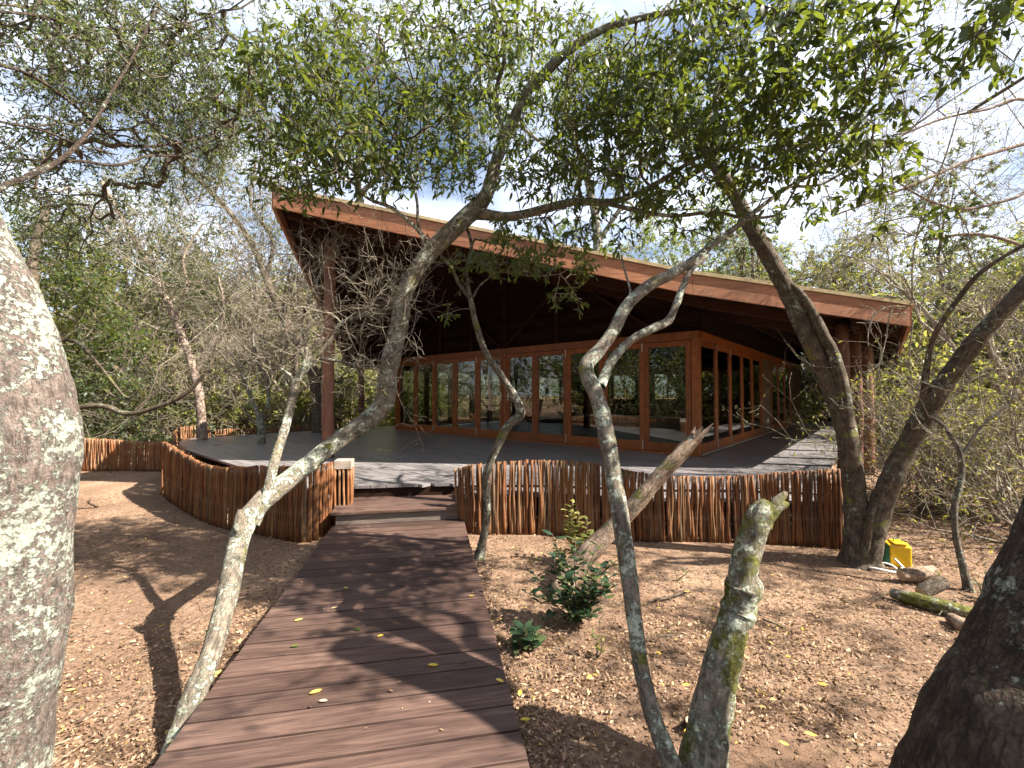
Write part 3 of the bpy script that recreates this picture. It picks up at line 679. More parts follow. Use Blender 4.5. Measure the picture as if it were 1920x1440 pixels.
# ------------------------------------------------------------------ stick fences
def stick_variants(n, seed):
    rs = random.Random(seed); out = []
    for k in range(n):
        m_ = MB(); ph = rs.uniform(0, 6); am = rs.uniform(.002, .010); N_ = 6
        pts_ = [(am * math.sin(ph + i_ * 1.1) + rs.uniform(-.002, .002), am * math.cos(ph * 1.3 + i_ * .9), i_ / N_) for i_ in range(N_ + 1)]
        rr_ = [(.0185 * rs.uniform(.8, 1.15)) * (1.08 - .18 * i_ / N_ + rs.uniform(-.06, .06)) for i_ in range(N_ + 1)]
        m_.tube(pts_, rr_, 7); out.append(m_.mesh('stick', True))
    return out
SV = stick_variants(10, 3); SV2 = stick_variants(10, 9)
for s_ in SV: s_.materials.append(M['stick'])
for s_ in SV2: s_.materials.append(M['stick2'])
def fence(path, label, step=.030, variants=SV, rows=1, gap=.012, zoff=-.03, rails=(.18, .52), joined_after=None):
    """path: (x, y, ztop)"""
    A = np.array(path, float); Q = catmull(A, 10); s = np.concatenate(([0], np.cumsum(np.linalg.norm(np.diff(Q[:, :2], axis=0), axis=1))))
    root = empty('stick_fence', (float(A[:, 0].mean()), float(A[:, 1].mean()), 0), label=label, cat='fence'); t = 0; n = 0
    ox, oy = root.location.x, root.location.y
    while t < s[-1]:
        x, y, zt = (np.interp(t, s, Q[:, i_]) for i_ in range(3))
        if rnd.random() > gap:
            me = rnd.choice(variants); th = rnd.uniform(.68, 1.08); h = zt - zoff + rnd.uniform(-.008, .008)
            o_ = link('stick', me, None, root, loc=(x - ox + rnd.uniform(-.008, .008), y - oy + rnd.uniform(-.008, .008), zoff), rot=(rnd.uniform(-.012, .012), rnd.uniform(-.012, .012), rnd.uniform(0, 6.28)))
            o_.scale = (th, th, h); n += 1
        t += step * rnd.uniform(.75, 1.25)
    for zr in rails:
        for i_ in range(0, len(Q) - 1, 10):
            seg_ = Q[i_:i_ + 11]; tg = np.gradient(seg_[:, :2], axis=0); nrm = np.stack((-tg[:, 1], tg[:, 0]), 1); nrm /= np.linalg.norm(nrm, axis=1)[:, None] + 1e-9
            c_ = np.array((-2.0, 9.0)); sg = np.sign(((c_ - seg_[:, :2]) * nrm).sum(1))[:, None]
            pts_ = [(float(a[0] + b[0] * .03 * k_ - ox), float(a[1] + b[1] * .03 * k_ - oy), zr) for a, b, k_ in zip(seg_, nrm, sg[:, 0])]
            MB().tube(pts_, .014, 6).build('rail', M['stick'], root, smooth=True)
    return n
right_path = [(-.62, 4.86, .70), (-.40, 4.74, .765), (0, 4.76, .80), (.47, 4.74, .81), (.92, 4.66, .79), (1.35, 4.545, .714), (1.906, 4.53, .672), (2.45, 4.495, .695), (2.95, 4.415, .754), (3.32, 4.31, .79), (3.62, 4.55, .78), (4.05, 5.10, .76), (4.55, 5.75, .76), (4.95, 6.30, .76)]
left_path = [(-2.02, 4.98, .76), (-2.04, 4.75, .775), (-2.10, 4.53, .785), (-2.30, 4.55, .78), (-2.75, 4.755, .75), (-3.33, 4.985, .70), (-3.81, 5.31, .70), (-4.35, 5.75, .745), (-4.95, 6.28, .80), (-5.40, 6.70, .80), (-5.58, 6.98, .72), (-6.05, 7.6, .60), (-7.0, 8.95, .58)]
left_path2 = [(-7.02, 9.0, .60), (-7.95, 10.2, .68), (-8.25, 10.95, .74), (-7.95, 11.45, .68)]
back_path = [(-7.9, 11.5, .60), (-7.0, 12.5, .60), (-5.95, 13.65, .64), (-5.0, 14.95, .66), (-5.4, 16.6, .66)]
far_path = [(-5.72, 7.55, .60), (-6.3, 8.1, .58), (-7.0, 8.62, .58), (-7.8, 8.66, .62), (-8.6, 8.66, .66), (-9.5, 8.8, .62), (-10.8, 9.4, .6)]
fence(right_path, 'sunlit wavy topped fence of upright sticks right of the entrance step', .0235)
fence(left_path, 'shaded curved fence of upright sticks left of the walkway', .0262)
fence(left_path2, 'sunlit end of the deck fence curving away behind the left deck edge', .05, SV2, rails=(.4,))
fence(back_path, 'low thin stick fence along the far left rim of the deck', .055, SV2, rails=(.45,))
fence(far_path, 'reddish stick fence running left from the deck towards the big lichen trunk', .029, SV2)
fence([PR(-2.3, 21.2)[:2] + (.75,), PR(-1.2, 21.3)[:2] + (.75,), PR(-.5, 21.3)[:2] + (.75,)], 'dark stick fence closing the far end of the right side deck', .06, SV, rails=(.5,))

# bollard at the entrance
bo = empty('bollard', (-1.93, 4.98, 0), WROT, label='short square post of bundled sticks with a pale wooden cap beside the step', cat='bollard')
MB().box(-.07, .07, -.07, .07, 0, .69).build('post', M['clad'], bo); MB().box(-.095, .095, -.095, .095, .685, .785).build('cap', M['greywood'], bo, bevel=.006)
for k in range(14):
    a = k / 14 * 4; sx, sy = [(-1 + (a % 1) * 2, -1), (1, -1 + (a % 1) * 2), (1 - (a % 1) * 2, 1), (-1, 1 - (a % 1) * 2)][int(a) % 4]
    o_ = link('stick', rnd.choice(SV), None, bo, loc=(sx * .082, sy * .082, 0), rot=(0, 0, rnd.uniform(0, 6))); o_.scale = (.9, .9, .682)

# yellow and green container with its white cable
x, y, _ = G(1684, 1060); ct = empty('container', (float(x), float(y), 0), R(-22), label='yellow and green plastic container lying at the foot of the forked tree', cat='container')
lo = [(-.075, -.07, 0), (.075, -.07, 0), (.085, .07, 0), (-.085, .07, 0)]
MB().hexa(lo, [(a * 1.05, b * .9, .19 + .01 * (b > 0)) for a, b, c in lo]).build('body', M['yellow'], ct, bevel=.012)
MB().hexa([(-.135, -.05, .0), (-.078, -.068, .0), (-.09, .068, .0), (-.14, .05, .0)], [(-.105, -.045, .15), (-.081, -.062, .185), (-.091, .06, .188), (-.115, .04, .15)]).build('side', M['green'], ct, bevel=.006)
MB().box(-.05, .05, -.062, .062, .195, .215).build('lid', M['yellow'], ct, bevel=.008)
MB().tube([(-.03, 0, .214), (-.03, 0, .235), (.03, 0, .235), (.03, 0, .214)], .006, 6).build('handle', M['green'], ct)
x2, y2, _ = G(1652, 1068); cc = MB(); pts_ = [(.12 * math.cos(a) , .09 * math.sin(a), .015 + .012 * math.sin(a * 2)) for a in np.linspace(-.4, 5.3, 20)] + [(.14, -.06, .04), (.12, .0, .09)]
hs = link('hose', cc.tube(pts_, .009, 7).mesh('hose', True), M['white'], None, loc=(float(x2), float(y2), .005), label='white looped hose on the soil left of the yellow container', cat='hose')

# ================================================================== THE TREES IN FRONT
def T(name, base_uv, label, mtl, limbs, seed, flare=.35, sides=18, rough=.09, seg=.045, cat='tree', base=None, limbmat=None):
    b = G(*base_uv) if base is None else base
    root = tree_root(name, b, label, cat); wd = Wood(seed)
    for i_, l in enumerate(limbs):
        if i_ == 1 and limbmat: wt_ = wd; wd = Wood(seed + 50)
        nd = pxlimb(l)
        if i_ == 0 and base is None: nd = [(nd[0][0], nd[0][1], -.06, nd[0][3] * 1.1)] + nd
        wd.limb(nd, sides if i_ == 0 else max(7, sides - 6), rough, flare if i_ == 0 else 0, seg)
    if limbmat:
        wood_obj(root, wt_, M[mtl]); wood_obj(root, wd, M[limbmat], 'limbs'); wd.path += wt_.path
    else: wood_obj(root, wd, M[mtl])
    return root, wd

WF[0] = .94
t1, w1 = T('lichen_tree', (-50, 1480), 'huge pale trunk crusted with white lichen filling the left edge of the view', 'bark_lichen', [
    [(-48, 1480, 334, 1.70), (-23, 1350, 299, 1.70), (7, 1200, 286, 1.70), (14, 1000, 282, 1.71), (30, 820, 282, 1.72), (6, 700, 282, 1.74), (-30, 590, 276, 1.76), (-73, 480, 264, 1.8), (-123, 360, 249, 1.85), (-188, 220, 234, 1.95), (-258, 80, 204, 2.1), (-298, -120, 164, 2.3)],
    [(-95, 430, 31.1, 1.85), (-30, 375, 23.3, 1.95), (15, 345, 16.4, 2.1), (95, 312, 13.2, 2.3), (160, 255, 10.5, 2.5), (205, 180, 7.8, 2.7), (250, 105, 5.83, 2.9), (290, 20, 4.28, 3.1)],
    [(50, 330, 13.5, 2.2), (95, 308, 9.33, 2.35), (150, 302, 7.78, 2.5), (220, 310, 6.74, 2.7), (280, 292, 5.7, 2.9), (340, 290, 4.67, 3.1), (400, 262, 3.11, 3.3)],
    [(-230, 100, 25.9, 2.0), (-120, 100, 17.6, 2.2), (0, 122, 10.4, 2.5), (65, 145, 9.33, 2.7), (130, 190, 8.29, 2.9), (190, 240, 8.29, 3.1), (240, 272, 7.26, 3.3), (320, 270, 5.7, 3.6), (400, 250, 4.15, 3.8), (450, 215, 2.59, 4)],
    [(-200, 200, 20.7, 2.0), (-80, 210, 13.5, 2.2), (0, 228, 8.29, 2.4), (80, 245, 6.74, 2.6), (150, 272, 5.7, 2.8), (218, 290, 4.15, 3.0)],
    [(-260, 60, 25.9, 2.1), (-120, 10, 15.6, 2.3), (0, 22, 8.29, 2.6), (60, 28, 7.78, 2.8), (140, 45, 6.74, 3.0), (240, 55, 5.18, 3.3), (330, 50, 4.15, 3.6), (420, 20, 3.11, 3.9)],
    [(60, 28, 8.29, 2.8), (85, -20, 6.22, 3.0), (110, -80, 4.67, 3.2)],
    [(-300, -120, 57, 2.3), (-150, -260, 36.3, 2.7), (60, -330, 20.7, 3.2), (260, -300, 11.4, 3.6)]], 11, flare=.1, sides=40, rough=.045, seg=.035, limbmat='bark_dark')
# knot: raised rim, and a dark disc for the shade inside a hole
Qk = min(w1.path[-1], key=lambda q_: abs(q_[2] - P(0, 1275, 1.7)[2])); dk = Vector((-Qk[0] + .35, -Qk[1] + .0, 0)).normalized(); ck = Vector(Qk[:3]) + dk * (Qk[3] * 1.0)
xk = dk.cross(Vector((0, 0, 1))).normalized(); Lk = t1.location
MB().tube([tuple(ck + (xk * math.cos(a_) * .022 + Vector((0, 0, 1)) * math.sin(a_) * .028) - Lk) for a_ in np.linspace(0, 2 * math.pi, 17)], .011, 8, False).build('knot', M['bark_lichen'], t1, smooth=True)
MB().tube([tuple(ck - dk * .03 - Lk), tuple(ck + dk * .004 - Lk)], .021, 14).build('knot_shade', M['clad'], t1)
crown(t1, w1, [(90, 60, 3.3, 174.72, 120.96, 0.81, 188), (250, 90, 3.7, 188.16, 120.96, 0.81, 288), (360, 170, 4.2, 147.84, 134.4, 0.945, 315), (180, 190, 3.6, 161.28, 94.08, 0.81, 188), (420, 240, 4.6, 120.96, 80.64, 0.81, 188),
               (60, 300, 3.4, 107.52, 94.08, 0.675, 86), (250, 330, 4.2, 201.6, 53.76, 0.81, 86), (130, 430, 4.8, 120.96, 80.64, 0.81, 72), (-100, -60, 3.4, 268.8, 188.16, 1.08, 172), (330, -60, 4.0, 268.8, 120.96, 0.945, 172)], 21, M['leaf_olive'], M['twig_grey'],
      leaf=(.040, .30), per=(11, 18), spread=0.12, hexa=True, droop=.25, tipr=.0022)

WF[0] = .68
t2, w2 = T('leaning_tree', (345, 1375), 'pale crooked tree leaning over the walkway from its left edge, forking high above the roof', 'bark_pale', [
    [(338, 1392, 74, 1.92), (362, 1310, 66, 2.02), (398, 1220, 60, 2.16), (428, 1110, 62, 2.40), (452, 1000, 66, 2.72), (492, 940, 62, 2.92), (560, 885, 54, 3.15), (632, 828, 50, 3.38), (695, 785, 56, 3.55), (722, 750, 58, 3.60), (727, 700, 54, 3.62), (745, 625, 48, 3.66), (760, 548, 46, 3.70), (798, 482, 46, 3.74), (860, 420, 50, 3.78), (908, 372, 42, 3.80), (925, 320, 34, 3.80), (943, 270, 31, 3.78), (985, 178, 27, 3.72), (1012, 148, 28, 3.68), (1062, 98, 26, 3.6), (1130, 55, 22, 3.5), (1220, 30, 18, 3.35), (1300, 14, 14, 3.2), (1380, -20, 10, 3.1)],
    [(890, 400, 36, 3.78), (955, 406, 25, 3.7), (1020, 392, 24, 3.6), (1080, 378, 22, 3.5), (1150, 378, 19, 3.4), (1220, 350, 15, 3.3), (1300, 300, 12, 3.2), (1340, 282, 11, 3.15), (1400, 285, 9, 3.1), (1440, 303, 7, 3.05), (1500, 270, 5, 3.0)],
    [(1130, 380, 14, 3.42), (1190, 393, 12, 3.35), (1260, 405, 11, 3.3), (1340, 398, 10, 3.2), (1400, 412, 8, 3.1)],
    [(948, 262, 18, 3.78), (932, 215, 13, 3.75), (933, 160, 13, 3.7), (946, 105, 12, 3.6), (930, 50, 8, 3.5), (920, -20, 6, 3.5)],
    [(992, 165, 8, 3.7), (998, 100, 8, 3.65), (1003, 40, 8, 3.6), (1005, -40, 7, 3.5)],
    [(798, 470, 22, 3.72), (790, 440, 14, 3.7), (772, 420, 12, 3.65), (735, 390, 11, 3.6), (690, 372, 9, 3.55), (660, 340, 7, 3.5), (620, 290, 5, 3.45)],
    [(806, 465, 16, 3.74), (785, 425, 9, 3.7), (782, 380, 8, 3.65), (770, 320, 6, 3.6), (750, 260, 5, 3.5)],
    [(455, 1010, 40, 2.66), (448, 985, 36, 2.66), (452, 955, 22, 2.68)]], 31, flare=.6, sides=26, rough=.075, seg=.04)
crown(t2, w2, [(545, 110, 2.7, 129.564, 100.772, 0.4725, 41), (600, 200, 3.0, 158.356, 100.772, 0.54, 70), (540, 290, 3.2, 86.376, 86.376, 0.54, 40), (660, 90, 3.2, 143.96, 100.772, 0.54, 53), (740, 250, 3.5, 158.356, 115.168, 0.675, 117), (640, 290, 3.4, 129.564, 86.376, 0.54, 64),
               (850, 90, 3.5, 129.564, 129.564, 0.675, 108), (850, 230, 3.7, 129.564, 115.168, 0.675, 87), (1010, 60, 3.5, 158.356, 86.376, 0.675, 59), (1060, 230, 3.6, 129.564, 115.168, 0.675, 117), (1150, 170, 3.4, 129.564, 143.96, 0.675, 127), (1110, 330, 3.5, 158.356, 86.376, 0.675, 87), (890, 330, 3.8, 100.772, 57.584, 0.54, 28), (1040, 440, 3.6, 172.752, 48.9464, 0.54, 48), (1230, 250, 3.3, 115.168, 143.96, 0.675, 117),
               (700, 330, 3.6, 172.752, 43.188, 0.54, 25), (1300, 60, 3.3, 129.564, 86.376, 0.675, 59), (450, 130, 3.0, 60, 90, .4, 17), (1080, 120, 3.8, 140, 110, .6, 41), (940, 180, 4.2, 120, 120, .5, 41), (560, 350, 3.5, 57.584, 28.792, 0.405, 14)], 41, M['leaf_dark'], M['twig_grey'],
      leaf=(.072, .29), per=(7, 12), spread=0.12, droop=.55, tipr=.0020)

t2b, w2b = T('bare_tree', (500, 1005), 'leafless pale stem beside the leaning tree, ending in a tangle of bare twigs', 'bark_pale', [
    [(478, 985, 30, 2.80), (500, 930, 30, 2.90), (514, 868, 29, 3.02), (532, 810, 27, 3.16), (545, 762, 26, 3.28), (555, 715, 25, 3.36), (582, 680, 22, 3.42)],
    [(560, 712, 16, 3.37), (575, 660, 11, 3.42), (566, 600, 9, 3.5), (590, 540, 7, 3.55), (612, 480, 5, 3.6)],
    [(582, 680, 17, 3.42), (618, 640, 12, 3.45), (640, 605, 10, 3.45), (690, 590, 8, 3.5), (740, 575, 5, 3.5)],
    [(582, 682, 14, 3.42), (560, 650, 11, 3.42), (535, 615, 9, 3.45), (532, 560, 7, 3.5), (545, 500, 5, 3.55)],
    [(600, 672, 11, 3.44), (650, 680, 8, 3.46), (700, 690, 7, 3.5), (760, 650, 4, 3.5)],
    [(556, 715, 10, 3.36), (520, 690, 7, 3.4), (480, 720, 6, 3.45), (440, 690, 4, 3.5)]], 51, flare=0, sides=14, base=P(500, 1000, 2.85) * np.array((1, 1, 0)))
rs = np.random.RandomState(5); stt = []
for Q in w2b.path[1:]:
    for f in (.25, .42, .56, .68, .8, .9, 1.0):
        q_ = Q[int(f * (len(Q) - 1))]; d_ = unit(rs.normal(size=3) * .8 + np.array((.1, 0, .55))); stt.append((q_[:3], d_, .46, min(.007, q_[3] * .7)))
twigs_from(t2b, stt, 6, M['twig_pale'], lvl=3, bend=.5, nb=(2, 3), ratio=.68, up=.04, steps=4, minr=.0013)

t3, w3 = T('slender_tree', (900, 1045), 'slender zigzag sapling standing right of the walkway in front of the stick fence', 'bark_grey', [
    [(897, 1052, 28, 4.05), (905, 1015, 21, 4.05), (914, 960, 19, 4.04), (911, 900, 21, 4.03), (918, 870, 21, 4.02), (938, 825, 22, 4.0), (955, 795, 23, 3.98), (976, 778, 25, 3.97), (968, 750, 23, 3.96), (940, 705, 20, 3.95), (910, 660, 18, 3.95), (893, 610, 17, 3.94), (884, 570, 15, 3.93), (879, 548, 14, 3.93)],
    [(881, 560, 12, 3.93), (862, 535, 10, 3.93), (848, 505, 9, 3.92), (828, 480, 8, 3.9), (800, 440, 6, 3.85)],
    [(880, 552, 12, 3.93), (875, 510, 10, 3.92), (884, 470, 10, 3.9), (880, 440, 9, 3.88), (872, 425, 7, 3.86), (862, 400, 6, 3.84)],
    [(884, 462, 8, 3.9), (892, 448, 7, 3.88), (920, 456, 6, 3.85), (955, 458, 5, 3.8)],
    [(885, 560, 7, 3.93), (905, 530, 5, 3.88), (945, 510, 5, 3.8), (1000, 518, 4, 3.7), (1050, 514, 3, 3.6)]], 61, flare=.5, sides=16, rough=.08)
crown(t3, w3, [(960, 490, 3.8, 90, 26, .25, 40), (1040, 500, 3.65, 90, 22, .2, 22), (1070, 560, 3.6, 40, 30, .2, 6), (870, 500, 3.85, 50, 40, .2, 10), (840, 595, 3.9, 12, 12, .1, 2)], 62, M['leaf_dark'], M['twig_pale'], leaf=(.058, .3), per=(8, 14), spread=.09, droop=.5)

t4, w4 = T('forked_tree', (1283, 1520), 'lichen flecked grey trunk with a Y fork rising in the right foreground beside the stump', 'bark_pale', [
    [(1290, 1540, 62, 1.55), (1262, 1440, 52, 1.66), (1225, 1345, 47, 1.76), (1200, 1240, 45, 1.86), (1186, 1130, 45, 1.96), (1168, 1000, 47, 2.08), (1150, 890, 46, 2.2), (1134, 800, 45, 2.3), (1118, 740, 44, 2.38), (1098, 690, 42, 2.45), (1125, 655, 38, 2.52), (1150, 620, 36, 2.58), (1178, 570, 35, 2.66), (1218, 535, 33, 2.72), (1262, 512, 30, 2.8), (1300, 488, 26, 2.88), (1345, 452, 20, 2.96), (1385, 422, 18, 3.0), (1430, 385, 14, 3.05), (1480, 350, 12, 3.1), (1530, 325, 9, 3.15)],
    [(1126, 725, 30, 2.42), (1145, 680, 25, 2.52), (1180, 640, 23, 2.6), (1225, 615, 24, 2.68), (1252, 603, 25, 2.72), (1266, 575, 21, 2.75), (1280, 540, 20, 2.8), (1296, 505, 17, 2.85), (1330, 478, 13, 2.9)],
    [(1180, 575, 9, 2.66), (1182, 545, 7, 2.68), (1172, 510, 6, 2.7), (1165, 480, 5, 2.72)],
    [(1480, 350, 10, 3.1), (1540, 345, 9, 3.1), (1600, 310, 9, 3.1), (1680, 260, 8, 3.1), (1780, 190, 7, 3.1), (1860, 140, 5, 3.1)],
    [(1400, 410, 10, 3.0), (1460, 400, 8, 2.9), (1500, 340, 7, 2.8), (1560, 270, 7, 2.7), (1620, 200, 6, 2.6), (1672, 90, 7, 2.6), (1690, -10, 7, 2.6)],
    [(1530, 325, 9, 3.15), (1470, 250, 8, 3.0), (1440, 170, 8, 2.9), (1450, 60, 8, 2.8), (1470, -40, 7, 2.8)]], 71, flare=.5, sides=24, rough=.07)
crown(t4, w4, [(1390, 110, 2.9, 143.75, 158.125, 0.54, 73), (1520, 70, 2.8, 158.125, 115, 0.54, 66), (1400, 260, 3.0, 143.75, 86.25, 0.54, 49), (1540, 220, 2.9, 143.75, 100.625, 0.54, 52), (1480, 350, 3.1, 186.875, 71.875, 0.54, 37), (1630, 300, 3.1, 100.625, 86.25, 0.405, 18), (1665, 150, 2.7, 86.25, 129.375, 0.405, 18),
               (1290, 380, 3.2, 115, 57.5, 0.405, 16), (1800, 110, 2.6, 129.375, 100.625, 0.405, 7), (1300, 190, 3.0, 100.625, 129.375, 0.54, 30), (1450, -120, 2.9, 316.25, 129.375, 0.54, 42), (1720, 400, 3.1, 71.875, 35.9375, 0.27, 5)], 72, M['leaf_dark'], M['twig_grey'], leaf=(.080, .34), per=(8, 14), spread=0.11, droop=.5)

WF[0] = .80
# mossy stump with a healed ring
sp = tree_root('stump', G(1318, 1470), 'broken mossy stump with a swollen ring halfway up, front right', 'stump'); wd = Wood(81)
nd = pxlimb([(1312, 1480, 110, 1.70), (1322, 1400, 98, 1.74), (1340, 1300, 88, 1.78), (1362, 1210, 78, 1.82), (1376, 1165, 70, 1.83), (1384, 1148, 86, 1.84), (1389, 1126, 74, 1.84), (1394, 1100, 90, 1.85), (1394, 1078, 70, 1.85), (1400, 1040, 68, 1.86), (1412, 1000, 66, 1.87), (1426, 965, 62, 1.87), (1440, 945, 42, 1.88)])
wd.limb([(nd[0][0], nd[0][1], -.05, nd[0][3] * 1.1)] + nd, 30, .10, .2, .02)
wd.limb(pxlimb([(1432, 985, 40, 1.87), (1450, 950, 30, 1.87), (1466, 932, 22, 1.87), (1474, 922, 12, 1.87)]), 12, .25)
wd.limb(pxlimb([(1440, 975, 30, 1.86), (1460, 950, 26, 1.86), (1478, 945, 14, 1.86)]), 10, .3)
wd.limb(pxlimb([(1408, 1000, 30, 1.86), (1406, 965, 18, 1.86), (1410, 948, 7, 1.86)]), 10, .3)
wd.limb(pxlimb([(1425, 985, 30, 1.85), (1420, 955, 14, 1.85), (1428, 940, 6, 1.85)]), 10, .3)
wood_obj(sp, wd, M['bark_moss'])
WF[0] = .66
# leaning dead log
lg = tree_root('leaning_log', G(1062, 1110), 'dead peeling log leaning up against the fence with a splintered moss tipped end', 'log'); wd = Wood(91)
wd.limb([(*G(1046, 1125)[:2], -.08, .085)] + pxlimb([(1062, 1085, 62, 3.42), (1110, 1030, 58, 3.45), (1180, 958, 52, 3.48), (1235, 895, 46, 3.5), (1282, 845, 42, 3.52), (1312, 812, 34, 3.53)]), 20, .10, 0, .04)
for du, dv, uu, vv in ((1308, 822, 1337, 794), (1300, 820, 1318, 800), (1304, 826, 1330, 806), (1298, 812, 1304, 798)):
    wd.limb(pxlimb([(du, dv, 16, 3.5), ((du + uu) / 2, (dv + vv) / 2, 9, 3.5), (uu, vv, 3, 3.5)]), 7, .2)
wood_obj(lg, wd, M['bark_log'])

WF[0] = .74
t7, w7 = T('twin_tree', (1618, 1048), 'dark double trunked tree at the right corner of the stick fence', 'bark_brown', [
    [(1612, 1058, 92, 3.95), (1610, 1000, 74, 3.97), (1602, 920, 62, 4.0), (1592, 840, 58, 4.02), (1578, 775, 58, 4.05), (1552, 710, 52, 4.1), (1520, 640, 50, 4.15), (1495, 585, 50, 4.2), (1468, 530, 46, 4.25), (1438, 475, 44, 4.3), (1405, 420, 40, 4.35), (1370, 350, 34, 4.4), (1335, 300, 28, 4.5), (1320, 240, 20, 4.6), (1350, 170, 14, 4.7)],
    [(1588, 800, 46, 4.0), (1582, 740, 38, 4.0), (1565, 670, 34, 4.02), (1540, 620, 32, 4.05), (1520, 580, 26, 4.1), (1500, 550, 22, 4.15), (1478, 530, 18, 4.2)],
    [(1622, 1052, 80, 3.9), (1640, 985, 70, 3.88), (1668, 905, 62, 3.85), (1705, 830, 60, 3.8), (1745, 755, 62, 3.7), (1795, 685, 60, 3.6), (1850, 615, 56, 3.5), (1915, 545, 54, 3.4), (2000, 450, 46, 3.3), (2100, 300, 36, 3.2)],
    [(1722, 800, 30, 3.76), (1732, 740, 22, 3.7), (1738, 690, 20, 3.66), (1752, 630, 18, 3.6), (1790, 570, 17, 3.5), (1840, 510, 16, 3.4), (1920, 460, 14, 3.3), (2010, 420, 11, 3.2)],
    [(1335, 300, 18, 4.5), (1270, 350, 14, 4.8), (1210, 410, 10, 5.2)], 
    [(1620, 1040, 30, 3.85), (1632, 980, 16, 3.8), (1640, 945, 10, 3.78)]], 101, flare=.55, sides=26, rough=.08)
crown(t7, w7, [(1340, 200, 5.0, 150, 100, .8, 60), (1360, 330, 5.0, 60, 50, .5, 26), ('m', 4.6, 2.2, 4.6, 1.3, 1.2, .7, 40)], 102, M['leaf_bright'], M['twig_grey'], leaf=(.06, .36), per=(10, 16), spread=.16, droop=.3)  # metre blob: unseen canopy off to the right, put there to cast shade

WF[0] = .94
t9, w9 = T('dark_tree', (1935, 1560), 'massive dark cracked trunk with white lichen specks in the bottom right corner', 'bark_dark', [
    [(1905, 1700, 640, 1.13), (1936, 1520, 590, 1.14), (1950, 1440, 560, 1.15), (1972, 1340, 500, 1.19), (2020, 1200, 455, 1.21), (2055, 1090, 425, 1.23), (2092, 950, 400, 1.27), (2110, 820, 385, 1.29), (2140, 600, 370, 1.34), (2190, 350, 350, 1.39), (2220, 50, 300, 1.49), (2200, -300, 230, 1.59)],
    [(2170, 200, 130, 1.65), (2300, -100, 100, 1.7), (2500, -400, 70, 1.8), (2600, -900, 40, 1.8)],
    [(2150, 0, 90, 1.7), (2050, -200, 60, 2.0), (1950, -380, 40, 2.4), (1860, -500, 24, 2.8)]], 111, flare=.0, sides=64, rough=.028, seg=.03)
crown(t9, w9, [('m', 2.9, 2.2, 4.0, 1.0, 1.0, .5, 80), ('m', 4.0, 2.0, 4.8, 1.3, 1.1, .6, 40), ('m', 2.2, .6, 3.9, .8, .5, .4, 16), (1860, 40, 1.9, 70, 40, .2, 10)], 112, M['leaf_dark'], M['twig_grey'], leaf=(.07, .36), per=(9, 14), spread=.16, droop=.4)  # metre blobs: canopy out of view, added to dapple the walkway

WF[0] = .72
t12, w12 = T('thin_tree', (1812, 1105), 'thin crooked mossy stem standing among dry twigs right of the yellow container', 'bark_grey', [
    [(1816, 1108, 30, 3.40), (1805, 1060, 22, 3.42), (1792, 1005, 20, 3.45), (1790, 950, 20, 3.48), (1802, 900, 19, 3.5), (1800, 850, 16, 3.52), (1770, 800, 13, 3.6), (1740, 780, 10, 3.65)],
    [(1800, 860, 12, 3.52), (1840, 800, 9, 3.55), (1890, 760, 7, 3.6)]], 121, flare=.3)
rs = np.random.RandomState(15)
twigs_from(t12, [(w12.path[0][-1][:3], (-.4, .1, .6), .6, .006), (w12.path[1][-1][:3], (.5, 0, .6), .6, .005), (w12.path[0][-8][:3], (-.6, .2, .2), .5, .005), (w12.path[1][8][:3], (-.1, .2, .9), .7, .005), (w12.path[0][-20][:3], (.6, .1, .3), .5, .004)], 16, M['twig_pale'], lvl=3, bend=.5, nb=(2, 3), ratio=.7, leafm=M['leaf_yellow'], leafL=.035, leafn=1, leafp=.3)

# behind the lichen trunk: a dark tree with a low gnarled limb
t13, w13 = T('gnarled_tree', (40, 965), 'dark gnarled tree behind the lichen trunk with one low limb snaking right', 'bark_brown', [
    [(40, 970, 60, 5.5), (60, 860, 52, 5.5), (90, 770, 46, 5.5), (80, 640, 40, 5.6), (60, 500, 34, 5.8), (90, 380, 24, 6)],
    [(80, 790, 30, 5.5), (140, 766, 22, 5.5), (195, 762, 19, 5.5), (240, 776, 17, 5.5), (292, 764, 15, 5.5), (342, 742, 13, 5.5), (372, 715, 12, 5.5), (396, 680, 9, 5.5), (410, 640, 7, 5.6), (440, 600, 5, 5.7)],
    [(85, 640, 20, 5.6), (140, 640, 12, 5.6), (175, 672, 10, 5.55), (210, 715, 9, 5.5), (238, 745, 7, 5.5), (262, 730, 5, 5.5)],
    [(250, 774, 10, 5.5), (300, 725, 7, 5.6), (330, 690, 5, 5.6)]], 131, flare=.3)
crown(t13, w13, [(130, 520, 6.2, 80, 70, .5, 90), (180, 620, 6.2, 80, 50, .5, 60), (60, 420, 6.2, 90, 60, .5, 60), (250, 640, 6.0, 100, 40, .4, 20), (190, 700, 6, 70, 60, .5, 20)], 132, M['leaf_dark'], M['twig_grey'], leaf=(.07, .35), per=(11, 17), spread=.18)

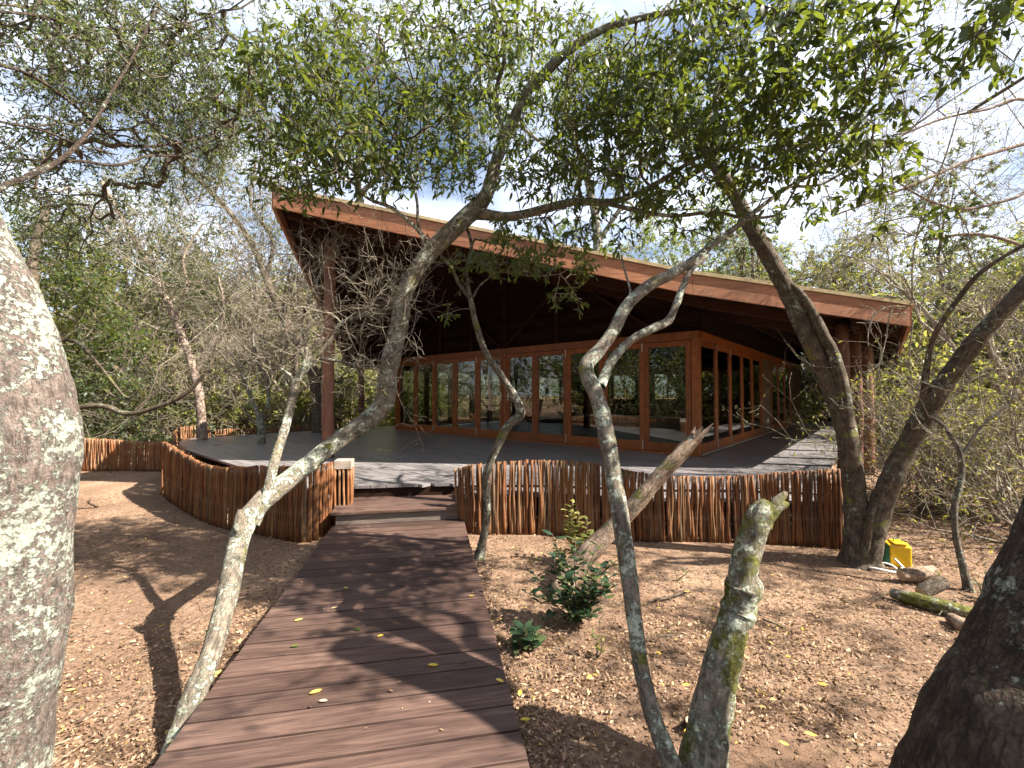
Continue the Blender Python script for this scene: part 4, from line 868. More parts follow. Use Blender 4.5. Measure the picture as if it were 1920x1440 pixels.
WF[0] = .82
t14, w14 = T('pink_trunk_tree', (380, 832), 'straight pinkish brown trunk rising through the far left edge of the deck', 'bark_pink', [
    [(380, 838, 27, 10.4), (378, 800, 24, 10.4), (374, 745, 22, 10.4), (362, 690, 20, 10.5), (345, 640, 19, 10.6), (325, 590, 18, 10.7), (300, 540, 17, 10.8), (270, 480, 14, 11), (235, 420, 12, 11.2), (190, 340, 9, 11.4)],
    [(366, 700, 11, 10.5), (400, 640, 9, 10.5), (420, 580, 7, 10.5), (410, 520, 5, 10.6)], [(330, 600, 11, 10.6), (350, 540, 8, 10.7), (345, 480, 6, 10.8), (380, 420, 5, 11)]], 141, flare=.15, base=np.array((-7.46, 10.4, .0)))
crown(t14, w14, [(250, 440, 11, 120, 80, .9, 90), (350, 480, 11, 100, 80, .9, 70), (190, 370, 11.5, 90, 60, .9, 60), (400, 560, 10.6, 70, 50, .6, 24), (300, 560, 10.8, 110, 60, .9, 40)], 142, M['leaf_olive'], M['twig_pale'], leaf=(.10, .4), per=(12, 18), spread=.35, hexa=False, tipr=.004)
t10, w10 = T('leaning_backtree', (598, 806), 'dark leaning tree trunk just behind the round roof post at the deck rim', 'bark_brown', [
    [(600, 818, 40, 12.6), (598, 770, 34, 12.6), (592, 715, 30, 12.6), (572, 660, 26, 12.6), (545, 620, 22, 12.6), (515, 560, 19, 12.6), (478, 470, 16, 12.8), (440, 410, 15, 13), (400, 365, 14, 13), (350, 315, 12, 13.2), (290, 260, 9, 13.4)],
    [(598, 760, 20, 12.6), (610, 700, 15, 12.6), (600, 640, 10, 12.7), (620, 570, 7, 12.8)], [(500, 520, 12, 12.7), (510, 450, 9, 12.8), (470, 380, 7, 13), (480, 300, 5, 13.2)], [(400, 365, 9, 13), (420, 310, 7, 13.2), (400, 250, 5, 13.3)]], 151, flare=.1)
crown(t10, w10, [(430, 330, 13, 110, 60, 1, 60), (340, 290, 13.3, 90, 50, 1, 50), (480, 420, 13, 80, 70, 1, 50), (300, 350, 13, 90, 60, 1, 40), (540, 470, 13, 50, 60, .7, 24)], 152, M['leaf_olive'], M['twig_pale'], leaf=(.12, .35), per=(11, 16), spread=.4, hexa=False, tipr=.004)
for Tt, Ww, sd, cnt_ in ((t14, w14, 17, 14), (t10, w10, 18, 20)):
    rs = np.random.RandomState(sd); Qa = np.concatenate(Ww.path); Qa = Qa[Qa[:, 2] > 2.4]; stt = [(Qa[i_][:3], unit(rs.normal(size=3) + np.array((0, 0, .6))), 2.0, .016) for i_ in rs.randint(0, len(Qa), cnt_)]
    twigs_from(Tt, stt, sd + 1, M['twig_pale'], lvl=3, bend=.5, nb=(2, 3), ratio=.66, minr=.004)
t11, w11 = T('deck_tree', (490, 834), 'small white barked bare tree growing through a hole in the left deck', 'bark_pale', [
    [(490, 842, 19, 9.66), (490, 815, 19, 9.66), (488, 792, 17, 9.66), (478, 762, 11, 9.66), (462, 725, 9, 9.7), (448, 690, 8, 9.7), (425, 650, 6, 9.8), (405, 610, 4, 9.9)],
    [(489, 800, 12, 9.66), (502, 760, 10, 9.6), (500, 715, 9, 9.6), (482, 675, 8, 9.6), (474, 630, 6, 9.6), (490, 580, 4, 9.6)], [(488, 795, 8, 9.66), (470, 785, 6, 9.6), (455, 760, 4, 9.5)], [(500, 715, 6, 9.6), (525, 680, 5, 9.6), (540, 640, 4, 9.6)]], 161, flare=.1, base=np.array((-5.62, 9.66, 0)))
rs = np.random.RandomState(19); Qa = np.concatenate(w11.path); Qa = Qa[Qa[:, 2] > 1.4]
twigs_from(t11, [(Qa[i_][:3], unit(rs.normal(size=3) + np.array((0, 0, .5))), .8, .008) for i_ in rs.randint(0, len(Qa), 18)], 20, M['twig_pale'], lvl=3, bend=.5, nb=(2, 3), ratio=.66, minr=.003)

# ================================================================== BACKGROUND TREES AND BUSHES (a few kinds, each copied as an individual)
def proto(kind, seed):
    rs = np.random.RandomState(seed); root = empty('background_tree', (0, 0, 0)); wd = Wood(seed)
    if kind in ('bare', 'leafy', 'thorn'):
        H = {'bare': 5.2, 'leafy': 6.5, 'thorn': 5.0}[kind]; x = np.zeros(3); d = unit(np.array((rs.normal() * .25, rs.normal() * .25, 1))); nd = [(0, 0, -.1, .13)]; r_ = .12; ends = []
        for k in range(5):
            x = x + d * H * .12; d = unit(d + rs.normal(size=3) * .22 + np.array((0, 0, .05))); r_ *= .88; nd.append((*x, r_))
        wd.limb(nd, 9, .08, .3, .2); st_ = [(np.array(nd[-1][:3]), d, H * .32, r_ * .8)]
        for k in range(6):
            i_ = rs.randint(2, 6); st_.append((np.array(nd[i_][:3]), unit(rs.normal(size=3) * .8 + np.array((0, 0, .7))), H * (.22 + .15 * rs.rand()), nd[i_][3] * .6))
        wood_obj(root, wd, M['bark_pink' if kind == 'bare' else 'bark_grey'])
        if kind == 'bare': twigs_from(root, st_, seed, M['twig_pale'], lvl=4, bend=.45, nb=(2, 3), ratio=.62, minr=.0045, leafm=M['leaf_dry'], leafL=.05, leafn=1, leafp=.6)
        elif kind == 'thorn': twigs_from(root, st_, seed, M['twig_grey'], lvl=4, bend=.4, nb=(2, 3), ratio=.62, up=-.01, minr=.004, leafm=M['leaf_yellow'], leafL=.055, leafn=5, wr=.5)
        else: twigs_from(root, st_, seed, M['twig_grey'], lvl=4, bend=.4, nb=(2, 3), ratio=.60, minr=.004, leafm=M['leaf_bright'] if seed % 2 else M['leaf_olive'], leafL=.075, leafn=8, wr=.45)
    else:   # many stemmed shrubs
        n = 11 if kind == 'scrub' else 9; H = 1.15
        st_ = [(np.array((rs.normal() * .18, rs.normal() * .18, -.02)), unit(rs.normal(size=3) * .55 + np.array((0, 0, 1))), H * (.8 + .7 * rs.rand()), .02) for _ in range(n)]
        if kind == 'scrub': twigs_from(root, st_, seed, M['twig_pale'], lvl=3, bend=.5, nb=(2, 4), ratio=.66, name='twigs', minr=.003, leafm=M['leaf_dry'], leafL=.05, leafn=2, leafp=.6)
        else: twigs_from(root, st_, seed, M['twig_grey'], lvl=3, bend=.45, nb=(3, 4), ratio=.66, name='twigs', minr=.0035, leafm=M['leaf_yellow' if seed % 3 != 0 else 'leaf_olive'], leafL=.085, leafn=5, wr=.45)
    return root
PROTO = {k: [proto(k, s_) for s_ in sd] for k, sd in (('bare', (201, 202, 203)), ('leafy', (211, 212)), ('thorn', (221, 222)), ('scrub', (231, 232, 233)), ('bush', (241, 242, 243)))}
used = set(); LEFTV = {'leafy': 1}
def place(kind, x, y, sc, rot, v=None):
    src = PROTO[kind][v if v is not None else rnd.randrange(len(PROTO[kind]))]
    if src.name not in used: used.add(src.name); c = src
    else:
        c = src.copy(); C.objects.link(c)
        for ch in list(src.children):
            k = ch.copy(); C.objects.link(k); k.parent = c
    c.location = (x, y, -.02); c.rotation_euler = (0, 0, rot); c.scale = (sc, sc, sc * rnd.uniform(.9, 1.12)); c['kindname'] = kind
    return c
NAME = {'bare': ('bare_tree', 'tree', 'leafless pale branched tree'), 'leafy': ('leafy_tree', 'tree', 'leafy green tree'), 'thorn': ('thorn_tree', 'tree', 'thin yellow green thorn tree'),
        'scrub': ('scrub_bush', 'bush', 'dry twiggy tangled scrub bush'), 'bush': ('olive_bush', 'bush', 'olive green leafy bush')}
ORD = ['first', 'second', 'third', 'fourth', 'fifth', 'sixth', 'seventh', 'eighth', 'ninth', 'tenth', 'eleventh', 'twelfth', 'thirteenth', 'fourteenth', 'fifteenth', 'sixteenth', 'seventeenth', 'eighteenth', 'nineteenth', 'twentieth']
zones = {}; ORD2 = ORD + ['twenty first', 'twenty second', 'twenty third', 'twenty fourth', 'twenty fifth', 'twenty sixth']
def zone(key, where, items, big=1.0):
    for kind, u, D, sc in items:
        x = (u - 960) / F * D; pp, rr = toPR(x, D)
        se = sc * (big if kind in ('bare', 'leafy', 'thorn') else 1 + .2 * (big > 1))
        if -13.8 < pp < (.2 + 1.6 * se if kind in ('bush', 'scrub') and se > .9 else -.4 + 1.2 * se if kind in ('bush', 'scrub') else .9 + 1.1 * se) and 5.5 < rr < 22.5: continue
        c = place(kind, x + rnd.uniform(-.2, .2), D, sc * (big if kind in ('bare', 'leafy', 'thorn') else 1 + .2 * (big > 1)), rnd.uniform(0, 6.28), v=1 if kind == 'leafy' and 'left' in key else None); zones.setdefault((key, kind), []).append((u, c, where))
zone('left near', 'just beyond the left fences', [('bush', 200, 12, 1.2), ('scrub', 150, 11.5, 1.3), ('bush', 300, 13.5, 1.3), ('scrub', 250, 12.5, 1.3), ('bush', 430, 14, 1.3), ('scrub', 360, 15, 1.4), ('scrub', 470, 15, 1.5), ('bush', 530, 16, 1.4), ('scrub', 560, 17.5, 1.5), ('bush', 640, 19, 1.5), ('scrub', 690, 20, 1.5), ('scrub', 730, 22, 1.6), ('bush', 710, 24, 1.8), ('bush', 100, 12, 1.3), ('bush', 470, 17.5, 1.6), ('bush', 250, 11.5, 1.1), ('bush', 360, 13, 1.2), ('scrub', 420, 13.4, 1.4), ('bush', 510, 14.6, 1.3), ('scrub', 320, 12.3, 1.2), ('bush', 590, 16.5, 1.5), ('scrub', 630, 17, 1.6), ('bush', 680, 18, 1.5), ('scrub', 520, 13.9, 1.3), ('bush', 730, 20, 1.6)])
zone('left middle', 'far behind the left deck', [('bare', 170, 14, 1.0), ('bare', 260, 17, 1.0), ('thorn', 330, 16, 1.05), ('leafy', 130, 19, .9), ('bare', 410, 18, 1.0), ('bare', 480, 20, 1.0), ('thorn', 540, 19, 1.0), ('bare', 600, 21, 1.0), ('leafy', 230, 24, .95), ('bush', 190, 17, 1.9), ('bush', 340, 19, 2.0), ('bush', 270, 21, 2.1), ('bush', 420, 22, 2.1), ('bush', 560, 23, 2.1), ('bare', 660, 24, 1.0), ('bare', 700, 27, 1.1), ('bush', 640, 27, 2.1), ('thorn', 420, 26, 1.2), ('bare', 340, 12.5, .9), ('bare', 520, 14.5, .9), ('leafy', 300, 20, .9), ('leafy', 480, 24, .95), ('bare', 210, 12.5, .85), ('bare', 450, 15.5, .95), ('thorn', 590, 17, .9), ('bush', 480, 20, 2.0), ('bush', 620, 22, 2.0), ('bush', 240, 16, 1.8)], 1.45)
zone('far', 'far behind the roof', [('leafy', 800, 34, 1.3), ('leafy', 1180, 30, 1.35), ('leafy', 1290, 28, 1.35), ('leafy', 1380, 29, 1.45), ('leafy', 1460, 27, 1.2), ('bare', 1000, 34, 1.35), ('thorn', 900, 33, 1.4), ('thorn', 1520, 25, 1.3), ('bare', 1430, 27, 1.4), ('thorn', 1340, 26.5, 1.4), ('bare', 1100, 32, 1.5), ('leafy', 1240, 25, 1.05), ('thorn', 1400, 25, 1.2), ('leafy', 1520, 24, 1.0), ('thorn', 1280, 31, 1.4), ('leafy', 1600, 26, 1.1), ('bare', 1490, 23, 1.1)], 1.6)
zone('right near', 'in the right hand thicket', [('scrub', 1850, 5.2, .75), ('scrub', 1950, 5.0, .9), ('scrub', 1760, 7.0, .8), ('scrub', 1900, 7.2, 1.1), ('scrub', 1700, 9.6, .9), ('scrub', 1800, 9.6, 1.2), ('bush', 1880, 9, 1.0), ('scrub', 1720, 12, 1.2), ('scrub', 2000, 8, 1.3), ('bare', 1860, 8.2, .62), ('thorn', 1800, 10.5, .8), ('bare', 1960, 6.4, .6), ('bush', 1690, 13, 1.0), ('scrub', 1780, 5.6, .7), ('scrub', 1910, 4.5, .7), ('bush', 1860, 6.6, .8), ('scrub', 1740, 8.2, 1.0), ('bush', 1780, 8.8, .9), ('scrub', 1850, 10.5, 1.4), ('bush', 1920, 8, 1.2), ('bush', 1740, 10.6, 1.1), ('thorn', 1900, 9.5, .75), ('bush', 1820, 11.5, 1.3)], 1.25)
zone('right far', 'beyond the pavilion, right side', [('thorn', 1740, 13.5, .95), ('bare', 1830, 13, .9), ('bush', 1760, 15.5, 1.6), ('bush', 1850, 14.5, 1.6), ('scrub', 1920, 12, 1.6), ('leafy', 1900, 17, .9), ('thorn', 1660, 17, 1.0), ('bush', 1680, 18, 1.8), ('thorn', 1620, 22, 1.2), ('leafy', 1720, 22, 1.05), ('bare', 1560, 24, 1.2), ('bush', 1560, 26, 2.0), ('bush', 1620, 27, 2.2), ('scrub', 1540, 23, 1.7), ('bare', 1980, 15, 1.1), ('thorn', 2050, 12, 1.0), ('bare', 1780, 18, 1.1), ('thorn', 1860, 20, 1.3), ('bush', 1500, 26, 2.0), ('bush', 1800, 13, 1.5), ('leafy', 1800, 14.5, .8), ('thorn', 1700, 15, .9), ('bush', 1900, 15, 1.9), ('bare', 1720, 16, 1.0), ('bare', 1880, 11.5, .85), ('thorn', 1790, 12, .9), ('leafy', 1850, 16, .9), ('thorn', 1940, 14, 1.0), ('bush', 1860, 10.5, 1.3), ('bush', 1930, 10, 1.4), ('scrub', 1840, 11.5, 1.5), ('bush', 1790, 14.5, 1.7), ('thorn', 1830, 11.2, .85), ('bush', 1980, 9, 1.2), ('leafy', 1930, 12.5, .8), ('bush', 1740, 19, 2.0), ('bush', 1830, 17, 2.0), ('thorn', 1770, 16, 1.0), ('bare', 1900, 9.6, .7), ('scrub', 1760, 12.8, 1.4), ('scrub', 1790, 6.6, .85), ('scrub', 1850, 7.6, 1.1), ('scrub', 1740, 6.2, .6), ('scrub', 1890, 6.0, .8), ('scrub', 1700, 5.6, .4)], 1.5)
for (key, kind), lst in zones.items():
    nm, cat, base = NAME[kind]; lst.sort(key=lambda t: t[0])
    for k, (u, c, where) in enumerate(lst):
        c.name = nm; del c['kindname']; tail = '' if len(lst) == 1 else ', ' + ORD[k] + ' from the left'
        prop(c, f'{base} {where}{tail}', cat, group=None if len(lst) == 1 else f'{base}s {where}'.replace('bushs', 'bushes'))
# trees behind and beside the photographer, seen only as reflections and shade
k = 0
for kind, x, y, sc in [('leafy', -6, -4, 1), ('bare', -3.5, -6, 1), ('leafy', 1, -8, 1.05), ('thorn', 5, -6, 1), ('leafy', -10, -1, 1), ('bush', -8, 2, 1.3), ('bush', -4, -9, 1.6), ('bush', 3, -11, 1.8), ('leafy', 8.2, -3.2, 1), ('bare', -12, 4, 1), ('bush', -13, 0, 1.6), ('leafy', -14, 7, 1), ('bush', -2, -12, 1.8), ('thorn', 9.5, 2, .8), ('bush', 9, -8, 1.6), ('bare', 10.2, -.6, .9), ('leafy', -12, 1.5, 1.4), ('bush', -10.5, 3.2, 1.5), ('leafy', -15, -2, 1.6), ('bush', -13, 3.5, 2.0), ('leafy', -17, 3, 1.6), ('bush', -15, 1, 2.2), ('leafy', -9, -5, 1.5), ('bush', -11, -3, 2.0)]:  # the last leafy trees and bushes listed were added to darken reflections in the glass
    c = place(kind, x, y, sc, rnd.uniform(0, 6)); c.name = NAME[kind][0]; del c['kindname']; k += 1
    prop(c, f'{NAME[kind][2]} unseen behind the photographer, {ORD2[k - 1]} round from the left', NAME[kind][1], 'trees and bushes behind the camera')

rt = tree_root('arching_tree', P(2260, 900, 5.0), 'tree standing off the right edge, its thin pale branches arching in at upper right'); wd = Wood(601)
for l in ([(2260, 1100, 50, 5.0), (2250, 800, 44, 5.0), (2200, 550, 38, 5.0), (2130, 380, 30, 5.0), (2060, 280, 22, 5.0), (1990, 180, 16, 5.0)], [(2130, 380, 22, 5.0), (1990, 270, 15, 5.0), (1850, 290, 12, 4.9), (1750, 330, 10, 4.8), (1650, 372, 7, 4.8), (1560, 405, 5, 4.8)],
          [(2200, 540, 20, 5.0), (2000, 340, 12, 4.9), (1900, 372, 11, 4.8), (1810, 392, 9, 4.8), (1740, 375, 7, 4.7), (1680, 340, 5, 4.7)], [(2060, 280, 14, 5.0), (1930, 190, 10, 4.9), (1850, 205, 9, 4.8), (1760, 225, 7, 4.7), (1660, 268, 5, 4.7)],
          [(2240, 700, 20, 5.0), (2080, 560, 14, 5.0), (1960, 480, 12, 5.0), (1840, 440, 10, 5.0), (1730, 450, 7, 5.0)]):
    wd.limb(pxlimb(l), 9, .07, 0, .06)
wood_obj(rt, wd, M['bark_pink']); rs = np.random.RandomState(61); Qa = np.concatenate(wd.path[1:])
twigs_from(rt, [(Qa[i_][:3], unit(rs.normal(size=3) * .8 + np.array((-.5, 0, .3))), .85, .008) for i_ in rs.randint(0, len(Qa), 46)], 62, M['twig_pale'], lvl=3, bend=.45, nb=(2, 3), ratio=.66, minr=.0016, leafm=M['leaf_yellow'], leafL=.035, leafn=1, leafp=.35)
crown(rt, wd, [('m', 6.0, 2.4, 4.7, 1.3, 1.5, .7, 90), ('m', 7.6, 3.2, 5.0, 1.2, 1.2, .7, 60), ('m', 5.0, .6, 4.2, 1.1, .9, .6, 40)], 63, M['leaf_dark'], M['twig_grey'], leaf=(.075, .36), per=(9, 14), spread=.16)  # leaf clusters outside the view, added to shade the soil at right

for k, (bx, by, lab, lim, blobs, sd, mt_) in enumerate([
    (4.6, 25.0, 'tall leafy tree behind the middle of the roof', [[(1110, 740, 26, 25), (1105, 600, 24, 25), (1120, 450, 20, 25), (1100, 330, 16, 25), (1060, 200, 11, 25), (1080, 80, 7, 25)], [(1118, 460, 12, 25), (1200, 330, 9, 24.5), (1260, 200, 6, 24)], [(1100, 330, 10, 25), (980, 240, 7, 25), (900, 160, 5, 25)]],
        [(1080, 150, 25, 200, 150, 2, 150), (1230, 200, 24, 120, 120, 2, 90), (920, 160, 25, 100, 110, 2, 70), (1280, 410, 24, 110, 60, 1.5, 70), (1370, 430, 24, 60, 50, 1.5, 30)], 701, 'leaf_bright'),
    (-6.6, 21.0, 'tall fine leaved tree behind the high left corner of the roof', [[(705, 760, 26, 21), (700, 600, 24, 21), (690, 450, 20, 21), (670, 330, 16, 21), (690, 200, 11, 21), (720, 80, 7, 21)], [(680, 360, 12, 21), (780, 260, 9, 21), (830, 180, 5, 21)], [(670, 330, 10, 21), (590, 230, 7, 20), (520, 150, 5, 19)]],
        [(700, 180, 21, 140, 130, 2, 130), (820, 230, 21, 100, 110, 2, 90), (570, 200, 20, 90, 130, 2, 80), (600, 60, 20, 160, 60, 2, 60), (760, 40, 20, 130, 60, 2, 50)], 702, 'leaf_olive')]):
    rt = tree_root('tall_tree', (bx, by, 0), lab); wd = Wood(sd)
    for l in lim: wd.limb(pxlimb(l), 8, .07, 0, .3)
    wood_obj(rt, wd, M['bark_grey']); crown(rt, wd, blobs, sd, M[mt_], M['twig_pale'], leaf=(.20, .34), per=(11, 16), spread=.55, hexa=False, tipr=.008)

# far-off wood that closes the view
rs = np.random.RandomState(77); n = 110000
ang = rs.rand(n) * 2 * np.pi; rad = 30 + 12 * rs.rand(n) ** 1.3; X = rad * np.cos(ang); Y = rad * np.sin(ang) + 4; f5 = Fbm(5)
top = 3.3 + 1.5 * f5(np.stack((X, Y, X * 0), 1), .35) + 1.0 * f5(np.stack((X, Y, X * 0), 1), 1.1) + .10 * (rad - 30)
front = np.abs(np.arctan2(X, Y)) < 1.05; keep = front | (rs.rand(n) < .45); X, Y, top = X[keep], Y[keep], top[keep]; n = len(X)
Z = np.maximum(top, .8) * rs.rand(n) ** .8
pos = np.stack((X, Y, Z), 1)
V, l, s, a = leaf_geo(pos, rs.normal(size=(n, 3)), rs.normal(size=(n, 3)) + np.array((0, 0, .6)), .13 + .16 * rs.rand(n), .55, False, rs)
link('far_wood', npmesh('far_wood', V, l, s, False, a), M['leaf_dry'], kind='stuff', label='olive brown wood closing the view behind everything', cat='wood')

# ------------------------------------------------------------------ leaf litter and fallen twigs
def inpoly(X, Y, poly):
    ins = np.zeros(len(X), bool)
    for (x0, y0), (x1, y1) in zip(poly, poly[1:] + poly[:1]):
        c = ((y0 > Y) != (y1 > Y)) & (X < (x1 - x0) * (Y - y0) / (y1 - y0 + 1e-12) + x0); ins ^= c
    return ins
wl = [(L0 + E * a + Dn * b) for a, b in ((-.01, .72), (WW + .01, .72), (WW + .01, -7), (-.01, -7))]; wl = [(v_.x, v_.y) for v_ in wl]
f6 = Fbm(6); rs = np.random.RandomState(88)
def scatter(n, far_, Lmin, Lr, pw, wr, hexa, tilt, thr, seedf):
    D = 1.1 * np.exp(rs.rand(n) * np.log(far_)); u = rs.uniform(-250, 2200, n); X = (u - 960) / F * D; Y = D + 0
    P3 = np.stack((X, Y, X * 0), 1); dens = np.clip(thr + .75 * f6(P3, 1.9) + .5 * f6(P3, 6), .04, 1)
    edge_ = np.exp(-np.abs(((X + 1.9) * E.x + (Y - 4.6) * E.y) - WW) / .22) + np.exp(-np.abs((X + 1.9) * E.x + (Y - 4.6) * E.y) / .22)
    dens = np.clip(np.where(X < -1.7, dens * .65, dens) + edge_ * .8, 0, 1)
    ok = ~inpoly(X, Y, wl) & ~inpoly(X, Y, deck_poly) & (rs.rand(n) < dens); X, Y = X[ok], Y[ok]; n = len(X); P3 = P3[ok]
    pos = np.stack((X, Y, .004 + .014 * fb(P3, 1.3) + .010 * fb(P3, 4.5) + .010 * rs.rand(n)), 1)
    d = rs.normal(size=(n, 3)) * np.array((1, 1, .3)); nr = rs.normal(size=(n, 3)) * tilt + np.array((0, 0, 1))
    return leaf_geo(pos, d, nr, Lmin + Lr * rs.rand(n) ** pw, wr, hexa, rs)
a1 = scatter(230000, 8, .007, .020, 1.6, .5, False, .6, .62, 1); a2 = scatter(46000, 9, .018, .034, 2.4, .34, True, .9, .36, 2)
link('leaf_litter', npmesh('leaf_litter', np.concatenate((a1[0], a2[0])), np.concatenate((a1[1], a2[1] + len(a1[0]))), np.concatenate((a1[2], a2[2])), False, np.concatenate((a1[3], a2[3]))), M['litter'], kind='stuff', label='dry brown leaf litter scattered over the soil', cat='leaves')
n = 900; D = 1.3 * np.exp(rs.rand(n) * np.log(7)); u = rs.uniform(-100, 2050, n); X = (u - 960) / F * D; ok = ~inpoly(X, D, wl) & ~inpoly(X, D, deck_poly); X, Y = X[ok], D[ok]; n = len(X)
A = np.stack((X, Y, .012 + .014 * fb(np.stack((X, Y, X * 0), 1), 1.3) + .02 * rs.rand(n)), 1); an = rs.rand(n) * 6.28; Lt = .05 + .22 * rs.rand(n) ** 2; Bq = A + np.stack((np.cos(an) * Lt, np.sin(an) * Lt, rs.normal(size=n) * .01), 1)
Mq = (A + Bq) / 2 + rs.normal(size=(n, 3)) * np.array((.01, .01, .004)); v1, q1 = prisms(A, Mq, np.full(n, .002), np.full(n, .0018), 3); v2, q2 = prisms(Mq, Bq, np.full(n, .0018), np.full(n, .0011), 3)
link('fallen_twigs', npmesh('fallen_twigs', np.concatenate((v1, v2)), np.concatenate((q1, q2 + len(v1))).ravel(), np.full(len(q1) * 2, 4), True), M['twig_pale'], kind='stuff', label='thin broken twigs lying on the soil', cat='twigs')

# leaves that lie on the walkway, step and deck
def one_leaf(name, p, ang, L, mt, label, group, curl=.2):
    m_ = MB(); w_ = L * .21; c = L * curl * .5
    m_.add([(-L / 2, 0, c), (-L * .2, -w_, .004 + c * .5), (-L * .2, w_, .004 + c * .4), (0, 0, 0.001), (L * .22, -w_ * .9, .004), (L * .22, w_ * .9, .005), (L / 2, 0, c * .8)], [(0, 1, 3), (0, 3, 2), (1, 4, 3), (3, 5, 2), (3, 4, 6), (3, 6, 5)])
    me = m_.mesh(name); a = me.attributes.new('rnd', 'FLOAT', 'FACE'); a.data.foreach_set('value', np.full(6, rnd.random(), np.float32))
    return link(name, me, mt, None, loc=tuple(map(float, p)), rot=(0, 0, ang), label=label, cat='leaf', group=group)
WL = [(592, 1298, .055, 'y', 'yellow fallen leaf low on the left half of the walkway'), (812, 1248, .055, 'y', 'long curled yellow leaf on the right half of the walkway'), (560, 1163, .05, 'y', 'yellow fallen leaf near the left edge of the walkway'), (648, 1103, .04, 'y', 'small orange yellow leaf midway along the walkway'),
      (553, 1212, .045, 'g', 'green fallen leaf left of the middle of the walkway'), (670, 1181, .045, 'g', 'greenish leaf at the middle of the walkway'), (713, 1193, .04, 'y', 'tiny yellow leaf at the middle of the walkway'), (937, 1277, .045, 'y', 'yellow leaf at the right edge of the walkway'), (690, 988, .05, 'w', 'pale dry leaf just before the step'),
      (868, 1242, .04, 'w', 'pale bleached leaf on the right side of the walkway'), (628, 1140, .05, 'w', 'pale bleached leaf left of centre on the walkway'), (884, 1118, .04, 'y', 'pale yellow leaf at the right edge, halfway to the step'), (606, 1315, .04, 'w', 'small pale leaf below the yellow one near the camera'), (733, 1296, .03, 'w', 'small pale leaf in the middle near the camera')]
for u, v, L, c, lab in WL: one_leaf('fallen_leaf', G(u, v, ZB + .004), rnd.uniform(-.6, .9), L, M['leaf_fallen'] if c == 'y' else M['leaf_bright'] if c == 'g' else M['litter'], lab, 'leaves fallen on the walkway')
for k in range(22):
    u, v = rnd.uniform(560, 900), rnd.uniform(985, 1420); x, y, _ = G(u, v, ZB)
    if inpoly(np.array([x]), np.array([y]), wl)[0]: one_leaf('leaf_scrap', (x, y, ZB + .003), rnd.uniform(0, 6), rnd.uniform(.012, .022), M['litter'], 'tiny scrap of dry leaf on the walkway boards', 'leaf scraps on the walkway', .1)
for k in range(10):
    x, y, _ = G(rnd.uniform(690, 960), rnd.uniform(850, 900), ZD)
    one_leaf('leaf_scrap', (x, y, ZD + .004), rnd.uniform(0, 6), .03, M['litter'], 'small dry leaf lying on the deck boards', 'dry leaves on the deck')
for u, v, L, lab in [(1288, 1110, 0.04, 'small yellow leaf on the soil behind the lone seedling'), (1505, 1180, 0.04, 'yellow leaf on the soil right of the broken stump, near a bare stick'), (1478, 1232, 0.03, 'tiny yellow leaf on the soil right of the stump'), (1520, 1378, 0.05, 'large yellow leaf on the soil low between stump and dark trunk'), (1235, 1225, 0.035, 'yellow leaf between the forked trunk and the stump, upper one'), (1286, 1285, 0.045, 'yellow leaf just left of the mossy stump'), (1235, 1140, 0.03, 'tiny yellow leaf just right of the forked trunk'), (975, 1300, 0.05, "yellow leaf at the walkway's right edge, upper of two"), (1105, 1270, 0.04, 'yellow leaf on the soil below the glossy shrub'), (1290, 1370, 0.05, 'yellow leaf at the foot of the stump'), (985, 1350, 0.05, "yellow leaf at the walkway's right edge, nearest the camera"), (1470, 1395, 0.04, "yellow leaf on the soil just right of the stump's foot")]:
    p_ = G(u, v, .03); one_leaf('fallen_leaf', p_, rnd.uniform(0, 6), L, M['leaf_fallen'], lab, 'yellow leaves on the soil right of the walkway')

# ------------------------------------------------------------------ low plants
def plant(name, label, base, stems, mt, L, seed, per=9, wr=.42, sm='twig_grey', cat='plant', droop=.1):
    rs = np.random.RandomState(seed); b = G(*base); root = empty(name, (float(b[0]), float(b[1]), 0), label=label, cat=cat); loc = np.array((b[0], b[1], 0)); m_ = MB(); pos, d = [], []
    for (u, v, dD) in stems:
        tip = P(u, v, b[1] + dD) - loc; mid = tip * .5 + rs.normal(size=3) * .03 + np.array((0, 0, .02)); pts_ = [(0, 0, 0), tuple(mid), tuple(tip)]
        m_.tube([tuple(rs.normal(size=3) * .004), tuple(mid * .5 + rs.normal(size=3) * .006), tuple(mid), tuple((mid + tip) / 2 + rs.normal(size=3) * .006), tuple(tip)], [.005, .004, .0035, .003, .002], 5)
        for k in range(per):
            f = .25 + .75 * (k + .5) / per; p_ = mid * (1 - (f - .5) * 2) + tip * (f - .5) * 2 if f > .5 else mid * f * 2
            a = k * 2.4 + rs.rand(); pos.append(p_); d.append((math.cos(a), math.sin(a), .25 + .3 * rs.rand() - droop))
    m_.build('stem', M[sm], root, smooth=True); pos = np.array(pos); d = np.array(d); n_ = len(pos)
    V, l, s, a = leaf_geo(pos, d, rs.normal(size=(n_, 3)) * .25 + np.array((0, 0, 1)), L * (.6 + .6 * rs.rand(n_)), wr, True, rs)
    # each larger leaf is a piece that can be picked apart
    for i_ in range(n_):
        me = npmesh('leaf', V[i_ * 6:i_ * 6 + 6] - pos[i_], np.array([0, 5, 1, 1, 5, 4, 2, 2, 4, 3]), [3, 4, 3], False, a[i_ * 3:i_ * 3 + 3]); link('leaf', me, M[mt], root, loc=tuple(map(float, pos[i_])))
    return root
